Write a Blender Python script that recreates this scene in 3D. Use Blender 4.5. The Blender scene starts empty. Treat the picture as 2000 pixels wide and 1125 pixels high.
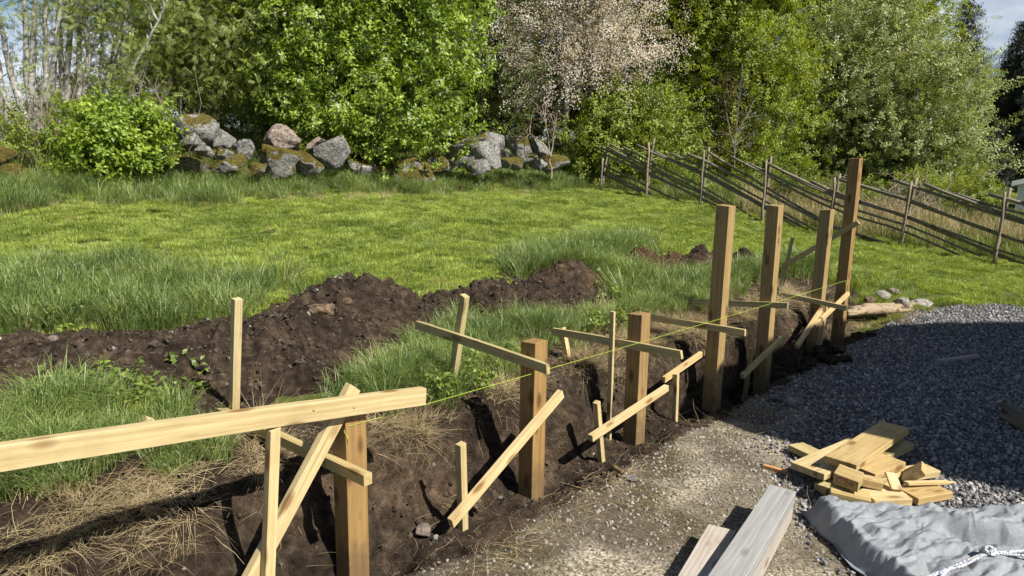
import bpy, bmesh, math, random
import numpy as np
from mathutils import Vector, Matrix

random.seed(7)
RNG = np.random.default_rng(11)
scene = bpy.context.scene
COL = scene.collection

# ------------------------------------------------------------------ camera
FPX, PITCH, ROLL, CAMH = 1400.0, math.radians(11), math.radians(1), 2.1
CAM = np.array([0, 0, CAMH])
_f = np.array([0, math.cos(PITCH), -math.sin(PITCH)])
_u = np.array([0, math.sin(PITCH), math.cos(PITCH)])
_r = np.array([1.0, 0, 0])
CR = math.cos(ROLL) * _r + math.sin(ROLL) * _u
CU = -math.sin(ROLL) * _r + math.cos(ROLL) * _u
cam_data = bpy.data.cameras.new('camera')
cam_data.sensor_width = 36
cam_data.lens = 36 * FPX / 2000
cam_data.clip_start = 0.05
cam_data.clip_end = 2000
cam = bpy.data.objects.new('camera', cam_data)
COL.objects.link(cam)
M = Matrix(((CR[0], CU[0], -_f[0], 0), (CR[1], CU[1], -_f[1], 0), (CR[2], CU[2], -_f[2], CAMH), (0, 0, 0, 1)))
cam.matrix_world = M
scene.camera = cam

# ------------------------------------------------------------------ sky, sun, exposure
SUN = Vector((0.529, -0.442, 0.724)).normalized()
SUN_EL = math.asin(SUN.z)
world = bpy.data.worlds.new('World')
scene.world = world
world.use_nodes = True
wn, wl = world.node_tree.nodes, world.node_tree.links
wn.clear()
w_out = wn.new('ShaderNodeOutputWorld')
w_bg = wn.new('ShaderNodeBackground')
w_bg.inputs['Strength'].default_value = 0.05
w_sky = wn.new('ShaderNodeTexSky')
w_sky.sky_type = 'NISHITA'
w_sky.sun_disc = False
w_sky.sun_elevation = SUN_EL
w_sky.sun_rotation = math.atan2(SUN.x, SUN.y)
w_sky.dust_density = 0.4
w_sky.air_density = 0.8
w_tc = wn.new('ShaderNodeTexCoord')
w_map = wn.new('ShaderNodeMapping')
w_map.inputs['Scale'].default_value = (1.0, 1.0, 3.2)
w_map.inputs['Location'].default_value = (0.07, 2.7, -2.14)
w_no = wn.new('ShaderNodeTexNoise')
w_no.inputs['Scale'].default_value = 2.1
w_no.inputs['Detail'].default_value = 7
w_no.inputs['Roughness'].default_value = 0.55
w_rmp = wn.new('ShaderNodeValToRGB')
w_rmp.color_ramp.elements[0].position = 0.53
w_rmp.color_ramp.elements[1].position = 0.67
w_mix = wn.new('ShaderNodeMixRGB')
w_mix.inputs['Color2'].default_value = (9.5, 10.0, 10.8, 1)
wl.new(w_tc.outputs['Generated'], w_map.inputs['Vector'])
wl.new(w_map.outputs['Vector'], w_no.inputs['Vector'])
wl.new(w_no.outputs['Fac'], w_rmp.inputs['Fac'])
wl.new(w_rmp.outputs['Color'], w_mix.inputs['Fac'])
wl.new(w_sky.outputs['Color'], w_mix.inputs['Color1'])
wl.new(w_mix.outputs['Color'], w_bg.inputs['Color'])
wl.new(w_bg.outputs['Background'], w_out.inputs['Surface'])
sun_data = bpy.data.lights.new('sun', 'SUN')
sun_data.energy = 5.0
sun_data.angle = math.radians(0.55)
sun_data.color = (1.0, 0.95, 0.86)
sun = bpy.data.objects.new('sun', sun_data)
COL.objects.link(sun)
sun.rotation_euler = SUN.to_track_quat('Z', 'Y').to_euler()
scene.view_settings.view_transform = 'Standard'
scene.view_settings.look = 'None'
scene.view_settings.gamma = 1
scene.view_settings.exposure = 0.9
scene.view_settings.use_curve_mapping = False
scene.cycles.max_bounces = 4
scene.cycles.diffuse_bounces = 2
scene.cycles.transparent_max_bounces = 6
scene.cycles.use_adaptive_sampling = True
scene.cycles.adaptive_threshold = 0.02
scene.cycles.adaptive_min_samples = 16

# ------------------------------------------------------------------ coordinates
# yard axes: s along the row of posts, t away from the gravel towards the stone wall
A3 = np.array([0.6832, 0.7302, 0.0])
N3 = np.array([0.7302, -0.6832, 0.0])
def ray(px, py):
    return _f + CR * (px - 1000) / FPX - CU * (py - 562.5) / FPX
def gz(px, py, z=0.0):
    d = ray(px, py)
    return CAM + d * ((z - CAMH) / d[2])
def atY(px, py, Y):
    d = ray(px, py)
    return CAM + d * (Y / d[1])
P0 = gz(1037, 955)
def onpl(px, py, P, N):
    d = ray(px, py)
    return CAM + d * (((P - CAM) @ N) / (d @ N))
def atT(px, py, t):
    return onpl(px, py, P0 - N3 * t, N3)
def st2xy(s, t):
    return P0[0] + A3[0] * s - N3[0] * t, P0[1] + A3[1] * s - N3[1] * t
def xy2st(x, y):
    dx, dy = x - P0[0], y - P0[1]
    return dx * A3[0] + dy * A3[1], -(dx * N3[0] + dy * N3[1])
def P(s, t, z=0.0):
    x, y = st2xy(s, t)
    return np.array([x, y, z])

# ------------------------------------------------------------------ numeric noise
def _hash(ix, iy, iz, seed):
    h = (ix.astype(np.int64) * 374761393 + iy.astype(np.int64) * 668265263 + iz.astype(np.int64) * 2147483647 + seed * 1274126177) & 0xFFFFFFFF
    h = ((h ^ (h >> 13)) * 1274126177) & 0xFFFFFFFF
    h = (h ^ (h >> 16)) & 0xFFFFFFFF
    return h / 4294967295.0
def vnoise(x, y, z, seed=0):
    x, y, z = np.broadcast_arrays(np.asarray(x, float), np.asarray(y, float), np.asarray(z, float))
    ix, iy, iz = np.floor(x), np.floor(y), np.floor(z)
    fx, fy, fz = x - ix, y - iy, z - iz
    fx = fx * fx * (3 - 2 * fx); fy = fy * fy * (3 - 2 * fy); fz = fz * fz * (3 - 2 * fz)
    r = 0
    for a in (0, 1):
        for b in (0, 1):
            for c in (0, 1):
                w = (fx if a else 1 - fx) * (fy if b else 1 - fy) * (fz if c else 1 - fz)
                r = r + w * _hash(ix + a, iy + b, iz + c, seed)
    return r * 2 - 1
def fbm(x, y, z=0.0, seed=0, octv=4, gain=0.5):
    r, a, f = 0, 1.0, 1.0
    for o in range(octv):
        r = r + a * vnoise(np.asarray(x) * f, np.asarray(y) * f, np.asarray(z) * f, seed + o)
        a *= gain; f *= 2.03
    return r
def sm(a, b, x):
    t = np.clip((x - a) / (b - a), 0, 1)
    return t * t * (3 - 2 * t)

# ------------------------------------------------------------------ materials
MATS = {}
def mat(name):
    m = bpy.data.materials.new(name)
    m.use_nodes = True
    nt = m.node_tree
    nt.nodes.clear()
    out = nt.nodes.new('ShaderNodeOutputMaterial')
    MATS[name] = m
    return m, nt.nodes, nt.links, out
def ramp(nodes, stops):
    r = nodes.new('ShaderNodeValToRGB')
    el = r.color_ramp.elements
    while len(el) < len(stops):
        el.new(0.5)
    for e, (p, c) in zip(el, stops):
        e.position = p
        e.color = (c[0], c[1], c[2], 1)
    return r
def noise_node(nodes, links, vec, scale, detail=4, rough=0.55):
    n = nodes.new('ShaderNodeTexNoise')
    n.inputs['Scale'].default_value = scale
    n.inputs['Detail'].default_value = detail
    n.inputs['Roughness'].default_value = rough
    if vec is not None:
        links.new(vec, n.inputs['Vector'])
    return n
def bump(nodes, links, height, strength, dist, bsdf):
    b = nodes.new('ShaderNodeBump')
    b.inputs['Strength'].default_value = strength
    b.inputs['Distance'].default_value = dist
    links.new(height, b.inputs['Height'])
    links.new(b.outputs['Normal'], bsdf.inputs['Normal'])
def mixc(nodes, links, fac, c1, c2, mode='MIX'):
    m = nodes.new('ShaderNodeMixRGB')
    m.blend_type = mode
    for sock, v in ((m.inputs['Fac'], fac), (m.inputs['Color1'], c1), (m.inputs['Color2'], c2)):
        if hasattr(v, 'is_output'):
            links.new(v, sock)
        elif isinstance(v, (int, float)):
            sock.default_value = v
        else:
            sock.default_value = (v[0], v[1], v[2], 1)
    return m.outputs['Color']

def wood_mat(name, light, dark, knot, rough=0.65, ring=1.0, grey=None, bumps=0.25, spec=0.3, mud=False):
    m, N, L, out = mat(name)
    b = N.new('ShaderNodeBsdfPrincipled')
    tc = N.new('ShaderNodeTexCoord')
    oi = N.new('ShaderNodeObjectInfo')
    off = N.new('ShaderNodeVectorMath'); off.operation = 'SCALE'
    off.inputs[0].default_value = (13.0, 7.0, 5.0)
    L.new(oi.outputs['Random'], off.inputs['Scale'])
    add = N.new('ShaderNodeVectorMath'); add.operation = 'ADD'
    L.new(tc.outputs['Object'], add.inputs[0]); L.new(off.outputs['Vector'], add.inputs[1])
    mp = N.new('ShaderNodeMapping'); mp.inputs['Scale'].default_value = (1.2, 26, 26)
    L.new(add.outputs['Vector'], mp.inputs['Vector'])
    g1 = noise_node(N, L, mp.outputs['Vector'], 1.6, 3, 0.6)
    mp2 = N.new('ShaderNodeMapping'); mp2.inputs['Scale'].default_value = (3.0, 150, 150)
    L.new(add.outputs['Vector'], mp2.inputs['Vector'])
    g2 = noise_node(N, L, mp2.outputs['Vector'], 2.0, 2, 0.6)
    # growth rings: sine of warped radius
    mp3 = N.new('ShaderNodeMapping'); mp3.inputs['Scale'].default_value = (0.5, 9 * ring, 9 * ring)
    L.new(add.outputs['Vector'], mp3.inputs['Vector'])
    wv = N.new('ShaderNodeTexWave'); wv.wave_type = 'RINGS'; wv.rings_direction = 'X'
    wv.inputs['Scale'].default_value = 1.6
    wv.inputs['Distortion'].default_value = 3.2
    wv.inputs['Detail'].default_value = 2
    wv.inputs['Detail Scale'].default_value = 0.8
    L.new(mp3.outputs['Vector'], wv.inputs['Vector'])
    r1 = ramp(N, [(0.25, dark), (0.75, light)])
    mx = N.new('ShaderNodeMath'); mx.operation = 'MULTIPLY_ADD'
    L.new(wv.outputs['Fac'], mx.inputs[0]); mx.inputs[1].default_value = 0.16
    L.new(g1.outputs['Fac'], mx.inputs[2])
    mx2 = N.new('ShaderNodeMath'); mx2.operation = 'MULTIPLY_ADD'
    L.new(g2.outputs['Fac'], mx2.inputs[0]); mx2.inputs[1].default_value = 0.45
    L.new(mx.outputs[0], mx2.inputs[2])
    sb = N.new('ShaderNodeMath'); sb.operation = 'SUBTRACT'
    L.new(mx2.outputs[0], sb.inputs[0]); sb.inputs[1].default_value = 0.30
    L.new(sb.outputs[0], r1.inputs['Fac'])
    col = r1.outputs['Color']
    # knots
    mpk = N.new('ShaderNodeMapping'); mpk.inputs['Scale'].default_value = (4.0, 10, 10)
    L.new(add.outputs['Vector'], mpk.inputs['Vector'])
    vo = N.new('ShaderNodeTexVoronoi'); vo.inputs['Scale'].default_value = 1.0
    L.new(mpk.outputs['Vector'], vo.inputs['Vector'])
    kr = ramp(N, [(0.13, (1, 1, 1)), (0.27, (0, 0, 0))])
    L.new(vo.outputs['Distance'], kr.inputs['Fac'])
    kf = N.new('ShaderNodeMath'); kf.operation = 'MULTIPLY'; kf.inputs[1].default_value = 0.88
    L.new(kr.outputs['Color'], kf.inputs[0])
    col = mixc(N, L, kf.outputs[0], col, knot)
    # drying cracks and dark streaks along the grain
    mpc = N.new('ShaderNodeMapping'); mpc.inputs['Scale'].default_value = (1.6, 70, 70)
    L.new(add.outputs['Vector'], mpc.inputs['Vector'])
    cn = noise_node(N, L, mpc.outputs['Vector'], 1.0, 3, 0.7)
    cr = ramp(N, [(0.62, (0, 0, 0)), (0.70, (1, 1, 1))])
    L.new(cn.outputs['Fac'], cr.inputs['Fac'])
    cf = N.new('ShaderNodeMath'); cf.operation = 'MULTIPLY'; cf.inputs[1].default_value = 0.75
    L.new(cr.outputs['Color'], cf.inputs[0])
    col = mixc(N, L, cf.outputs[0], col, [c * 0.5 for c in dark])
    # object to object tint
    tint = ramp(N, [(0.0, (0.82, 0.84, 0.80)), (0.5, (1, 1, 1)), (1.0, (1.0, 0.93, 0.84))])
    L.new(oi.outputs['Random'], tint.inputs['Fac'])
    col = mixc(N, L, 1.0, col, tint.outputs['Color'], 'MULTIPLY')
    # dirt
    dn = noise_node(N, L, tc.outputs['Object'], 5.0, 5, 0.65)
    dr = ramp(N, [(0.5, (0, 0, 0)), (0.75, (1, 1, 1))])
    L.new(dn.outputs['Fac'], dr.inputs['Fac'])
    df = N.new('ShaderNodeMath'); df.operation = 'MULTIPLY'; df.inputs[1].default_value = 0.35
    L.new(dr.outputs['Color'], df.inputs[0])
    col = mixc(N, L, df.outputs[0], col, grey if grey else [c * 0.55 for c in dark])
    if mud:  # soil smeared on the lower end while setting the post
        ge = N.new('ShaderNodeNewGeometry'); sp = N.new('ShaderNodeSeparateXYZ'); L.new(ge.outputs['Position'], sp.inputs[0])
        mn = noise_node(N, L, ge.outputs['Position'], 9, 5, 0.7)
        mm = N.new('ShaderNodeMath'); mm.operation = 'MULTIPLY_ADD'; L.new(mn.outputs['Fac'], mm.inputs[0]); mm.inputs[1].default_value = -0.7; L.new(sp.outputs['Z'], mm.inputs[2])
        mr = ramp(N, [(0.0, (1, 1, 1)), (1.0, (0, 0, 0))])
        mo = N.new('ShaderNodeMath'); mo.operation = 'MULTIPLY_ADD'; mo.inputs[1].default_value = 6.0; mo.inputs[2].default_value = 1.75; L.new(mm.outputs[0], mo.inputs[0]); mo.use_clamp = True
        L.new(mo.outputs[0], mr.inputs['Fac'])
        mf = N.new('ShaderNodeMath'); mf.operation = 'MULTIPLY'; mf.inputs[1].default_value = 0.5; L.new(mr.outputs['Color'], mf.inputs[0])
        col = mixc(N, L, mf.outputs[0], col, (0.06, 0.045, 0.032))
    L.new(col, b.inputs['Base Color'])
    b.inputs['Roughness'].default_value = rough
    b.inputs['Specular IOR Level'].default_value = spec
    bump(N, L, mx2.outputs[0], bumps, 0.003, b)
    L.new(b.outputs['BSDF'], out.inputs['Surface'])
    return m
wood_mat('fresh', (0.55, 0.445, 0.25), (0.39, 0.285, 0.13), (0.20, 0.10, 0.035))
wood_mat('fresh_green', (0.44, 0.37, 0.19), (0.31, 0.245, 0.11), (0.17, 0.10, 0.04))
wood_mat('treated', (0.30, 0.20, 0.085), (0.19, 0.118, 0.046), (0.08, 0.038, 0.016), mud=True)
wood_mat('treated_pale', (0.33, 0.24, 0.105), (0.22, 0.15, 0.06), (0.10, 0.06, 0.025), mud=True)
wood_mat('pine', (0.46, 0.345, 0.165), (0.32, 0.215, 0.085), (0.16, 0.085, 0.03))
wood_mat('reddish', (0.48, 0.27, 0.13), (0.34, 0.17, 0.07), (0.15, 0.07, 0.03))
wood_mat('weathered', (0.36, 0.352, 0.352), (0.22, 0.213, 0.218), (0.17, 0.15, 0.14), rough=0.8, grey=(0.25, 0.23, 0.22), spec=0.15)
wood_mat('weathered_brown', (0.42, 0.385, 0.345), (0.29, 0.25, 0.21), (0.18, 0.12, 0.09), rough=0.8, grey=(0.27, 0.2, 0.16), spec=0.15)
wood_mat('old_grey', (0.20, 0.18, 0.15), (0.11, 0.095, 0.08), (0.05, 0.04, 0.035), rough=0.85, bumps=0.6, spec=0.1)
wood_mat('fence_wood', (0.29, 0.255, 0.20), (0.15, 0.128, 0.098), (0.06, 0.045, 0.03), rough=0.85, bumps=0.6, spec=0.1)
wood_mat('log_wood', (0.42, 0.33, 0.22), (0.17, 0.125, 0.08), (0.08, 0.05, 0.03), rough=0.9, bumps=1.0, spec=0.1)

def noisy_mat(name, stops, scale, detail=5, rough=0.9, bscale=None, bstr=0.5, bdist=0.01, spec=0.2, scale2=None, stops2=None, mix2=0.5):
    m, N, L, out = mat(name)
    b = N.new('ShaderNodeBsdfPrincipled')
    ge = N.new('ShaderNodeNewGeometry')
    n1 = noise_node(N, L, ge.outputs['Position'], scale, detail, 0.62)
    r = ramp(N, stops)
    L.new(n1.outputs['Fac'], r.inputs['Fac'])
    col = r.outputs['Color']
    if scale2:
        n2 = noise_node(N, L, ge.outputs['Position'], scale2, 4, 0.55)
        r2 = ramp(N, stops2)
        L.new(n2.outputs['Fac'], r2.inputs['Fac'])
        col = mixc(N, L, mix2, col, r2.outputs['Color'], 'MULTIPLY')
    L.new(col, b.inputs['Base Color'])
    b.inputs['Roughness'].default_value = rough
    b.inputs['Specular IOR Level'].default_value = spec
    if bscale:
        n3 = noise_node(N, L, ge.outputs['Position'], bscale, 6, 0.65)
        bump(N, L, n3.outputs['Fac'], bstr, bdist, b)
    L.new(b.outputs['BSDF'], out.inputs['Surface'])
    return m
noisy_mat('soil', [(0.3, (0.017, 0.0122, 0.0085)), (0.52, (0.052, 0.0375, 0.0255)), (0.75, (0.118, 0.087, 0.061))], 16, 6, 0.95, 70, 1.0, 0.03,
          0.1, 1.7, [(0.36, (0.55, 0.53, 0.52)), (0.52, (1, 1, 1)), (0.68, (1.7, 1.6, 1.48))], 1.0)
noisy_mat('soil_red', [(0.3, (0.024, 0.014, 0.009)), (0.55, (0.06, 0.036, 0.022)), (0.78, (0.15, 0.08, 0.045))], 14, 8, 0.95, 60, 0.9, 0.012, 0.1)
noisy_mat('turf_base', [(0.35, (0.045, 0.062, 0.014)), (0.6, (0.085, 0.095, 0.026)), (0.8, (0.16, 0.14, 0.06))], 3.5, 8, 1.0, 40, 0.6, 0.02, 0.05)
noisy_mat('fine_gravel', [(0.36, (0.075, 0.065, 0.048)), (0.52, (0.29, 0.255, 0.20)), (0.66, (0.56, 0.51, 0.43))], 60, 5, 0.95, 95, 1.0, 0.008,
          0.15, 1.6, [(0.36, (0.34, 0.33, 0.22)), (0.50, (0.85, 0.83, 0.76)), (0.7, (1.12, 1.09, 1.04))], 1.0)
_m = MATS['fine_gravel']; _N, _L = _m.node_tree.nodes, _m.node_tree.links
_b = _N['Principled BSDF']; _src = _b.inputs['Base Color'].links[0].from_socket
_a = _N.new('ShaderNodeAttribute'); _a.attribute_name = 'soil'
_g = _N.new('ShaderNodeNewGeometry'); _n = noise_node(_N, _L, _g.outputs['Position'], 30, 6, 0.7)
_k = _N.new('ShaderNodeMath'); _k.operation = 'MULTIPLY_ADD'; _L.new(_n.outputs['Fac'], _k.inputs[0]); _k.inputs[1].default_value = 1.4
_k2 = _N.new('ShaderNodeMath'); _k2.operation = 'MULTIPLY_ADD'; _L.new(_a.outputs['Fac'], _k2.inputs[0]); _k2.inputs[1].default_value = 1.3; _k2.inputs[2].default_value = -1.25
_L.new(_k2.outputs[0], _k.inputs[2]); _k.use_clamp = True
_L.new(mixc(_N, _L, _k.outputs[0], _src, (0.05, 0.037, 0.025)), _b.inputs['Base Color'])
noisy_mat('coarse_base', [(0.3, (0.04, 0.042, 0.047)), (0.6, (0.09, 0.092, 0.10))], 60, 6, 0.95, 70, 1.0, 0.02)
noisy_mat('forest_floor', [(0.3, (0.02, 0.024, 0.008)), (0.6, (0.05, 0.05, 0.02)), (0.8, (0.09, 0.075, 0.035))], 2.5, 8, 1.0, 20, 0.8, 0.05)

def pebble_mat(name, stops, rough=0.85):
    m, N, L, out = mat(name)
    b = N.new('ShaderNodeBsdfPrincipled')
    oi = N.new('ShaderNodeObjectInfo')
    ge = N.new('ShaderNodeNewGeometry')
    r = ramp(N, stops)
    L.new(oi.outputs['Random'], r.inputs['Fac'])
    n = noise_node(N, L, ge.outputs['Position'], 90, 5, 0.6)
    r2 = ramp(N, [(0.3, (0.6, 0.6, 0.6)), (0.7, (1.25, 1.25, 1.25))])
    L.new(n.outputs['Fac'], r2.inputs['Fac'])
    L.new(mixc(N, L, 0.9, r.outputs['Color'], r2.outputs['Color'], 'MULTIPLY'), b.inputs['Base Color'])
    b.inputs['Roughness'].default_value = rough
    b.inputs['Specular IOR Level'].default_value = 0.25
    L.new(b.outputs['BSDF'], out.inputs['Surface'])
    return m
pebble_mat('gravel_stone', [(0.0, (0.085, 0.086, 0.090)), (0.4, (0.16, 0.16, 0.165)), (0.75, (0.26, 0.255, 0.25)), (0.95, (0.36, 0.33, 0.30)), (1.0, (0.50, 0.48, 0.45))])
pebble_mat('fine_stone', [(0.0, (0.12, 0.105, 0.08)), (0.45, (0.23, 0.205, 0.165)), (0.8, (0.29, 0.262, 0.22)), (1.0, (0.36, 0.335, 0.30))])
pebble_mat('soil_clod', [(0.0, (0.028, 0.021, 0.015)), (0.6, (0.062, 0.047, 0.033)), (0.985, (0.10, 0.076, 0.055)), (1.0, (0.24, 0.21, 0.18))], 0.95)
pebble_mat('red_clod', [(0.0, (0.025, 0.015, 0.010)), (0.6, (0.07, 0.04, 0.024)), (1.0, (0.18, 0.09, 0.05))], 0.95)

def rock_mat(name, base, dark, moss=0.0, lichen=0.4):
    m, N, L, out = mat(name)
    b = N.new('ShaderNodeBsdfPrincipled')
    tc = N.new('ShaderNodeTexCoord'); ge = N.new('ShaderNodeNewGeometry')
    n1 = noise_node(N, L, ge.outputs['Position'], 22, 8, 0.7)
    r1 = ramp(N, [(0.36, dark), (0.56, base), (0.72, [min(1, c * 1.35) for c in base])])
    L.new(n1.outputs['Fac'], r1.inputs['Fac'])
    col = r1.outputs['Color']
    n2 = noise_node(N, L, ge.outputs['Position'], 5.5, 6, 0.7)
    r2 = ramp(N, [(0.5, (0, 0, 0)), (0.6, (1, 1, 1))])
    L.new(n2.outputs['Fac'], r2.inputs['Fac'])
    lf = N.new('ShaderNodeMath'); lf.operation = 'MULTIPLY'; lf.inputs[1].default_value = lichen
    L.new(r2.outputs['Color'], lf.inputs[0])
    col = mixc(N, L, lf.outputs[0], col, (0.42, 0.42, 0.36))
    n4 = noise_node(N, L, ge.outputs['Position'], 14, 5, 0.7)
    r4 = ramp(N, [(0.53, (0, 0, 0)), (0.62, (1, 1, 1))])
    L.new(n4.outputs['Fac'], r4.inputs['Fac'])
    f4 = N.new('ShaderNodeMath'); f4.operation = 'MULTIPLY'; f4.inputs[1].default_value = 0.8
    L.new(r4.outputs['Color'], f4.inputs[0])
    col = mixc(N, L, f4.outputs[0], col, (0.045, 0.043, 0.04))
    sp = N.new('ShaderNodeSeparateXYZ'); L.new(ge.outputs['Normal'], sp.inputs[0])
    n3 = noise_node(N, L, ge.outputs['Position'], 3.0, 6, 0.65)
    ma = N.new('ShaderNodeMath'); ma.operation = 'MULTIPLY_ADD'
    L.new(n3.outputs['Fac'], ma.inputs[0]); ma.inputs[1].default_value = 2.2
    L.new(sp.outputs['Z'], ma.inputs[2])
    r3 = ramp(N, [(0.0, (0, 0, 0)), (0.12, (1, 1, 1))])
    sh = N.new('ShaderNodeMath'); sh.operation = 'ADD'; sh.inputs[1].default_value = -2.2 + moss * 1.35
    L.new(ma.outputs[0], sh.inputs[0]); L.new(sh.outputs[0], r3.inputs['Fac'])
    nm = noise_node(N, L, ge.outputs['Position'], 30, 5, 0.6)
    rm = ramp(N, [(0.3, (0.05, 0.042, 0.010)), (0.55, (0.12, 0.098, 0.022)), (0.75, (0.21, 0.17, 0.045))])
    L.new(nm.outputs['Fac'], rm.inputs['Fac'])
    col = mixc(N, L, r3.outputs['Color'], col, rm.outputs['Color'])
    L.new(col, b.inputs['Base Color'])
    b.inputs['Roughness'].default_value = 0.92
    b.inputs['Specular IOR Level'].default_value = 0.15
    n5 = noise_node(N, L, ge.outputs['Position'], 25, 8, 0.7)
    bump(N, L, n5.outputs['Fac'], 1.0, 0.07, b)
    L.new(b.outputs['BSDF'], out.inputs['Surface'])
    return m
rock_mat('granite', (0.288, 0.278, 0.264), (0.13, 0.125, 0.12), 0.28)
rock_mat('granite_moss', (0.307, 0.293, 0.269), (0.14, 0.13, 0.12), 0.95)
rock_mat('granite_halfmoss', (0.298, 0.283, 0.264), (0.14, 0.13, 0.12), 0.8)
rock_mat('granite_plain', (0.27, 0.265, 0.26), (0.13, 0.125, 0.12), -0.6)
rock_mat('granite_pink', (0.396, 0.312, 0.258), (0.17, 0.13, 0.11), 0.0, 0.25)
rock_mat('granite_brown', (0.26, 0.18, 0.11), (0.13, 0.085, 0.05), 0.0, 0.1)
rock_mat('granite_pale', (0.46, 0.42, 0.37), (0.27, 0.24, 0.20), 0.0, 0.3)

def leaf_mat(name, c_dark, c_light, trans=0.45, rough=0.45, spec=0.35, patch=None):
    m, N, L, out = mat(name)
    oi = N.new('ShaderNodeObjectInfo'); ge = N.new('ShaderNodeNewGeometry')
    r = ramp(N, [(0.0, c_dark), (1.0, c_light)])
    n = noise_node(N, L, ge.outputs['Position'], 1.3, 1, 0.6)
    m1 = N.new('ShaderNodeMath'); m1.operation = 'MULTIPLY_ADD'
    L.new(oi.outputs['Random'], m1.inputs[0]); m1.inputs[1].default_value = 0.6
    m2 = N.new('ShaderNodeMath'); m2.operation = 'MULTIPLY_ADD'
    L.new(n.outputs['Fac'], m2.inputs[0]); m2.inputs[1].default_value = 1.2; m2.inputs[2].default_value = -0.95
    nf = noise_node(N, L, ge.outputs['Position'], 16, 0, 0.5)
    m3 = N.new('ShaderNodeMath'); m3.operation = 'MULTIPLY_ADD'
    L.new(nf.outputs['Fac'], m3.inputs[0]); m3.inputs[1].default_value = 1.1; L.new(m2.outputs[0], m3.inputs[2])
    L.new(m3.outputs[0], m1.inputs[2])
    L.new(m1.outputs[0], r.inputs['Fac'])
    col = r.outputs['Color']
    if patch:
        n2 = noise_node(N, L, ge.outputs['Position'], patch[1], 2, 0.65)
        r2 = ramp(N, [(patch[2], (0, 0, 0)), (patch[3], (1, 1, 1))])
        L.new(n2.outputs['Fac'], r2.inputs['Fac'])
        col = mixc(N, L, r2.outputs['Color'], col, patch[0])
    d = N.new('ShaderNodeBsdfDiffuse')
    gl = N.new('ShaderNodeBsdfGlossy'); gl.inputs['Roughness'].default_value = rough
    t = N.new('ShaderNodeBsdfTranslucent')
    L.new(col, d.inputs['Color'])
    tcol = mixc(N, L, 1.0, col, (1.25, 1.2, 0.55), 'MULTIPLY')
    L.new(tcol, t.inputs['Color'])
    ms = N.new('ShaderNodeMixShader'); ms.inputs['Fac'].default_value = trans
    L.new(d.outputs['BSDF'], ms.inputs[1]); L.new(t.outputs['BSDF'], ms.inputs[2])
    mg = N.new('ShaderNodeMixShader'); mg.inputs['Fac'].default_value = 0.10 * spec
    L.new(ms.outputs['Shader'], mg.inputs[1]); L.new(gl.outputs['BSDF'], mg.inputs[2])
    L.new(mg.outputs['Shader'], out.inputs['Surface'])
    return m
leaf_mat('leaf_cherry', (0.105, 0.17, 0.014), (0.335, 0.45, 0.045))
leaf_mat('leaf_rowan', (0.12, 0.155, 0.03), (0.32, 0.38, 0.09))
leaf_mat('leaf_bush', (0.115, 0.185, 0.014), (0.34, 0.45, 0.045))
leaf_mat('leaf_mid', (0.11, 0.16, 0.016), (0.3, 0.37, 0.045))
leaf_mat('leaf_yellow', (0.13, 0.18, 0.014), (0.35, 0.42, 0.04))
leaf_mat('leaf_pale', (0.14, 0.18, 0.05), (0.39, 0.45, 0.17))
leaf_mat('leaf_dark', (0.055, 0.08, 0.014), (0.16, 0.2, 0.035))
leaf_mat('leaf_bronze', (0.17, 0.11, 0.04), (0.34, 0.24, 0.1))
leaf_mat('needle', (0.010, 0.017, 0.009), (0.032, 0.045, 0.02), 0.1, 0.6)
leaf_mat('petal', (0.6, 0.53, 0.51), (0.86, 0.8, 0.78), 0.35, 0.6, 0.2)
leaf_mat('petal_white', (0.55, 0.58, 0.42), (0.78, 0.80, 0.66), 0.35, 0.6, 0.2)
leaf_mat('lawn_blade', (0.142, 0.2, 0.035), (0.385, 0.46, 0.09), 0.35, 0.5, 0.3, ((0.36, 0.33, 0.13), 2.2, 0.64, 0.82))
leaf_mat('tall_blade', (0.085, 0.135, 0.035), (0.27, 0.345, 0.10), 0.35, 0.45, 0.35)
leaf_mat('rough_blade', (0.084, 0.119, 0.028), (0.224, 0.266, 0.070), 0.35, 0.5, 0.3)
leaf_mat('straw_blade', (0.25, 0.185, 0.09), (0.52, 0.42, 0.25), 0.2, 0.6, 0.2)
leaf_mat('weed_leaf', (0.099, 0.154, 0.022), (0.253, 0.319, 0.055), 0.4)
leaf_mat('dandelion', (0.65, 0.45, 0.01), (0.75, 0.55, 0.02), 0.2)

noisy_mat('bark_silver', [(0.3, (0.10, 0.095, 0.085)), (0.48, (0.27, 0.26, 0.24)), (0.68, (0.46, 0.45, 0.43))], 14, 6, 0.9, 30, 0.8, 0.01)
noisy_mat('bark_dark', [(0.3, (0.035, 0.028, 0.02)), (0.6, (0.085, 0.068, 0.05)), (0.8, (0.17, 0.145, 0.115))], 20, 6, 0.95, 40, 0.9, 0.02)
noisy_mat('bark_grey', [(0.3, (0.10, 0.085, 0.07)), (0.55, (0.20, 0.175, 0.15)), (0.75, (0.36, 0.33, 0.29))], 18, 6, 0.95, 40, 0.9, 0.02)
noisy_mat('twig_dry', [(0.3, (0.17, 0.13, 0.10)), (0.7, (0.38, 0.32, 0.26))], 30, 4, 0.9)
noisy_mat('white_paint', [(0.3, (0.70, 0.70, 0.69)), (0.7, (0.80, 0.80, 0.79))], 3, 4, 0.6)
noisy_mat('roof_sheet', [(0.3, (0.16, 0.16, 0.165)), (0.7, (0.26, 0.26, 0.27))], 6, 4, 0.6)
noisy_mat('house_paint', [(0.3, (0.36, 0.30, 0.22)), (0.7, (0.42, 0.36, 0.27))], 3, 4, 0.7)
noisy_mat('steel', [(0.3, (0.30, 0.29, 0.28)), (0.7, (0.48, 0.47, 0.46))], 30, 5, 0.4)
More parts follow.
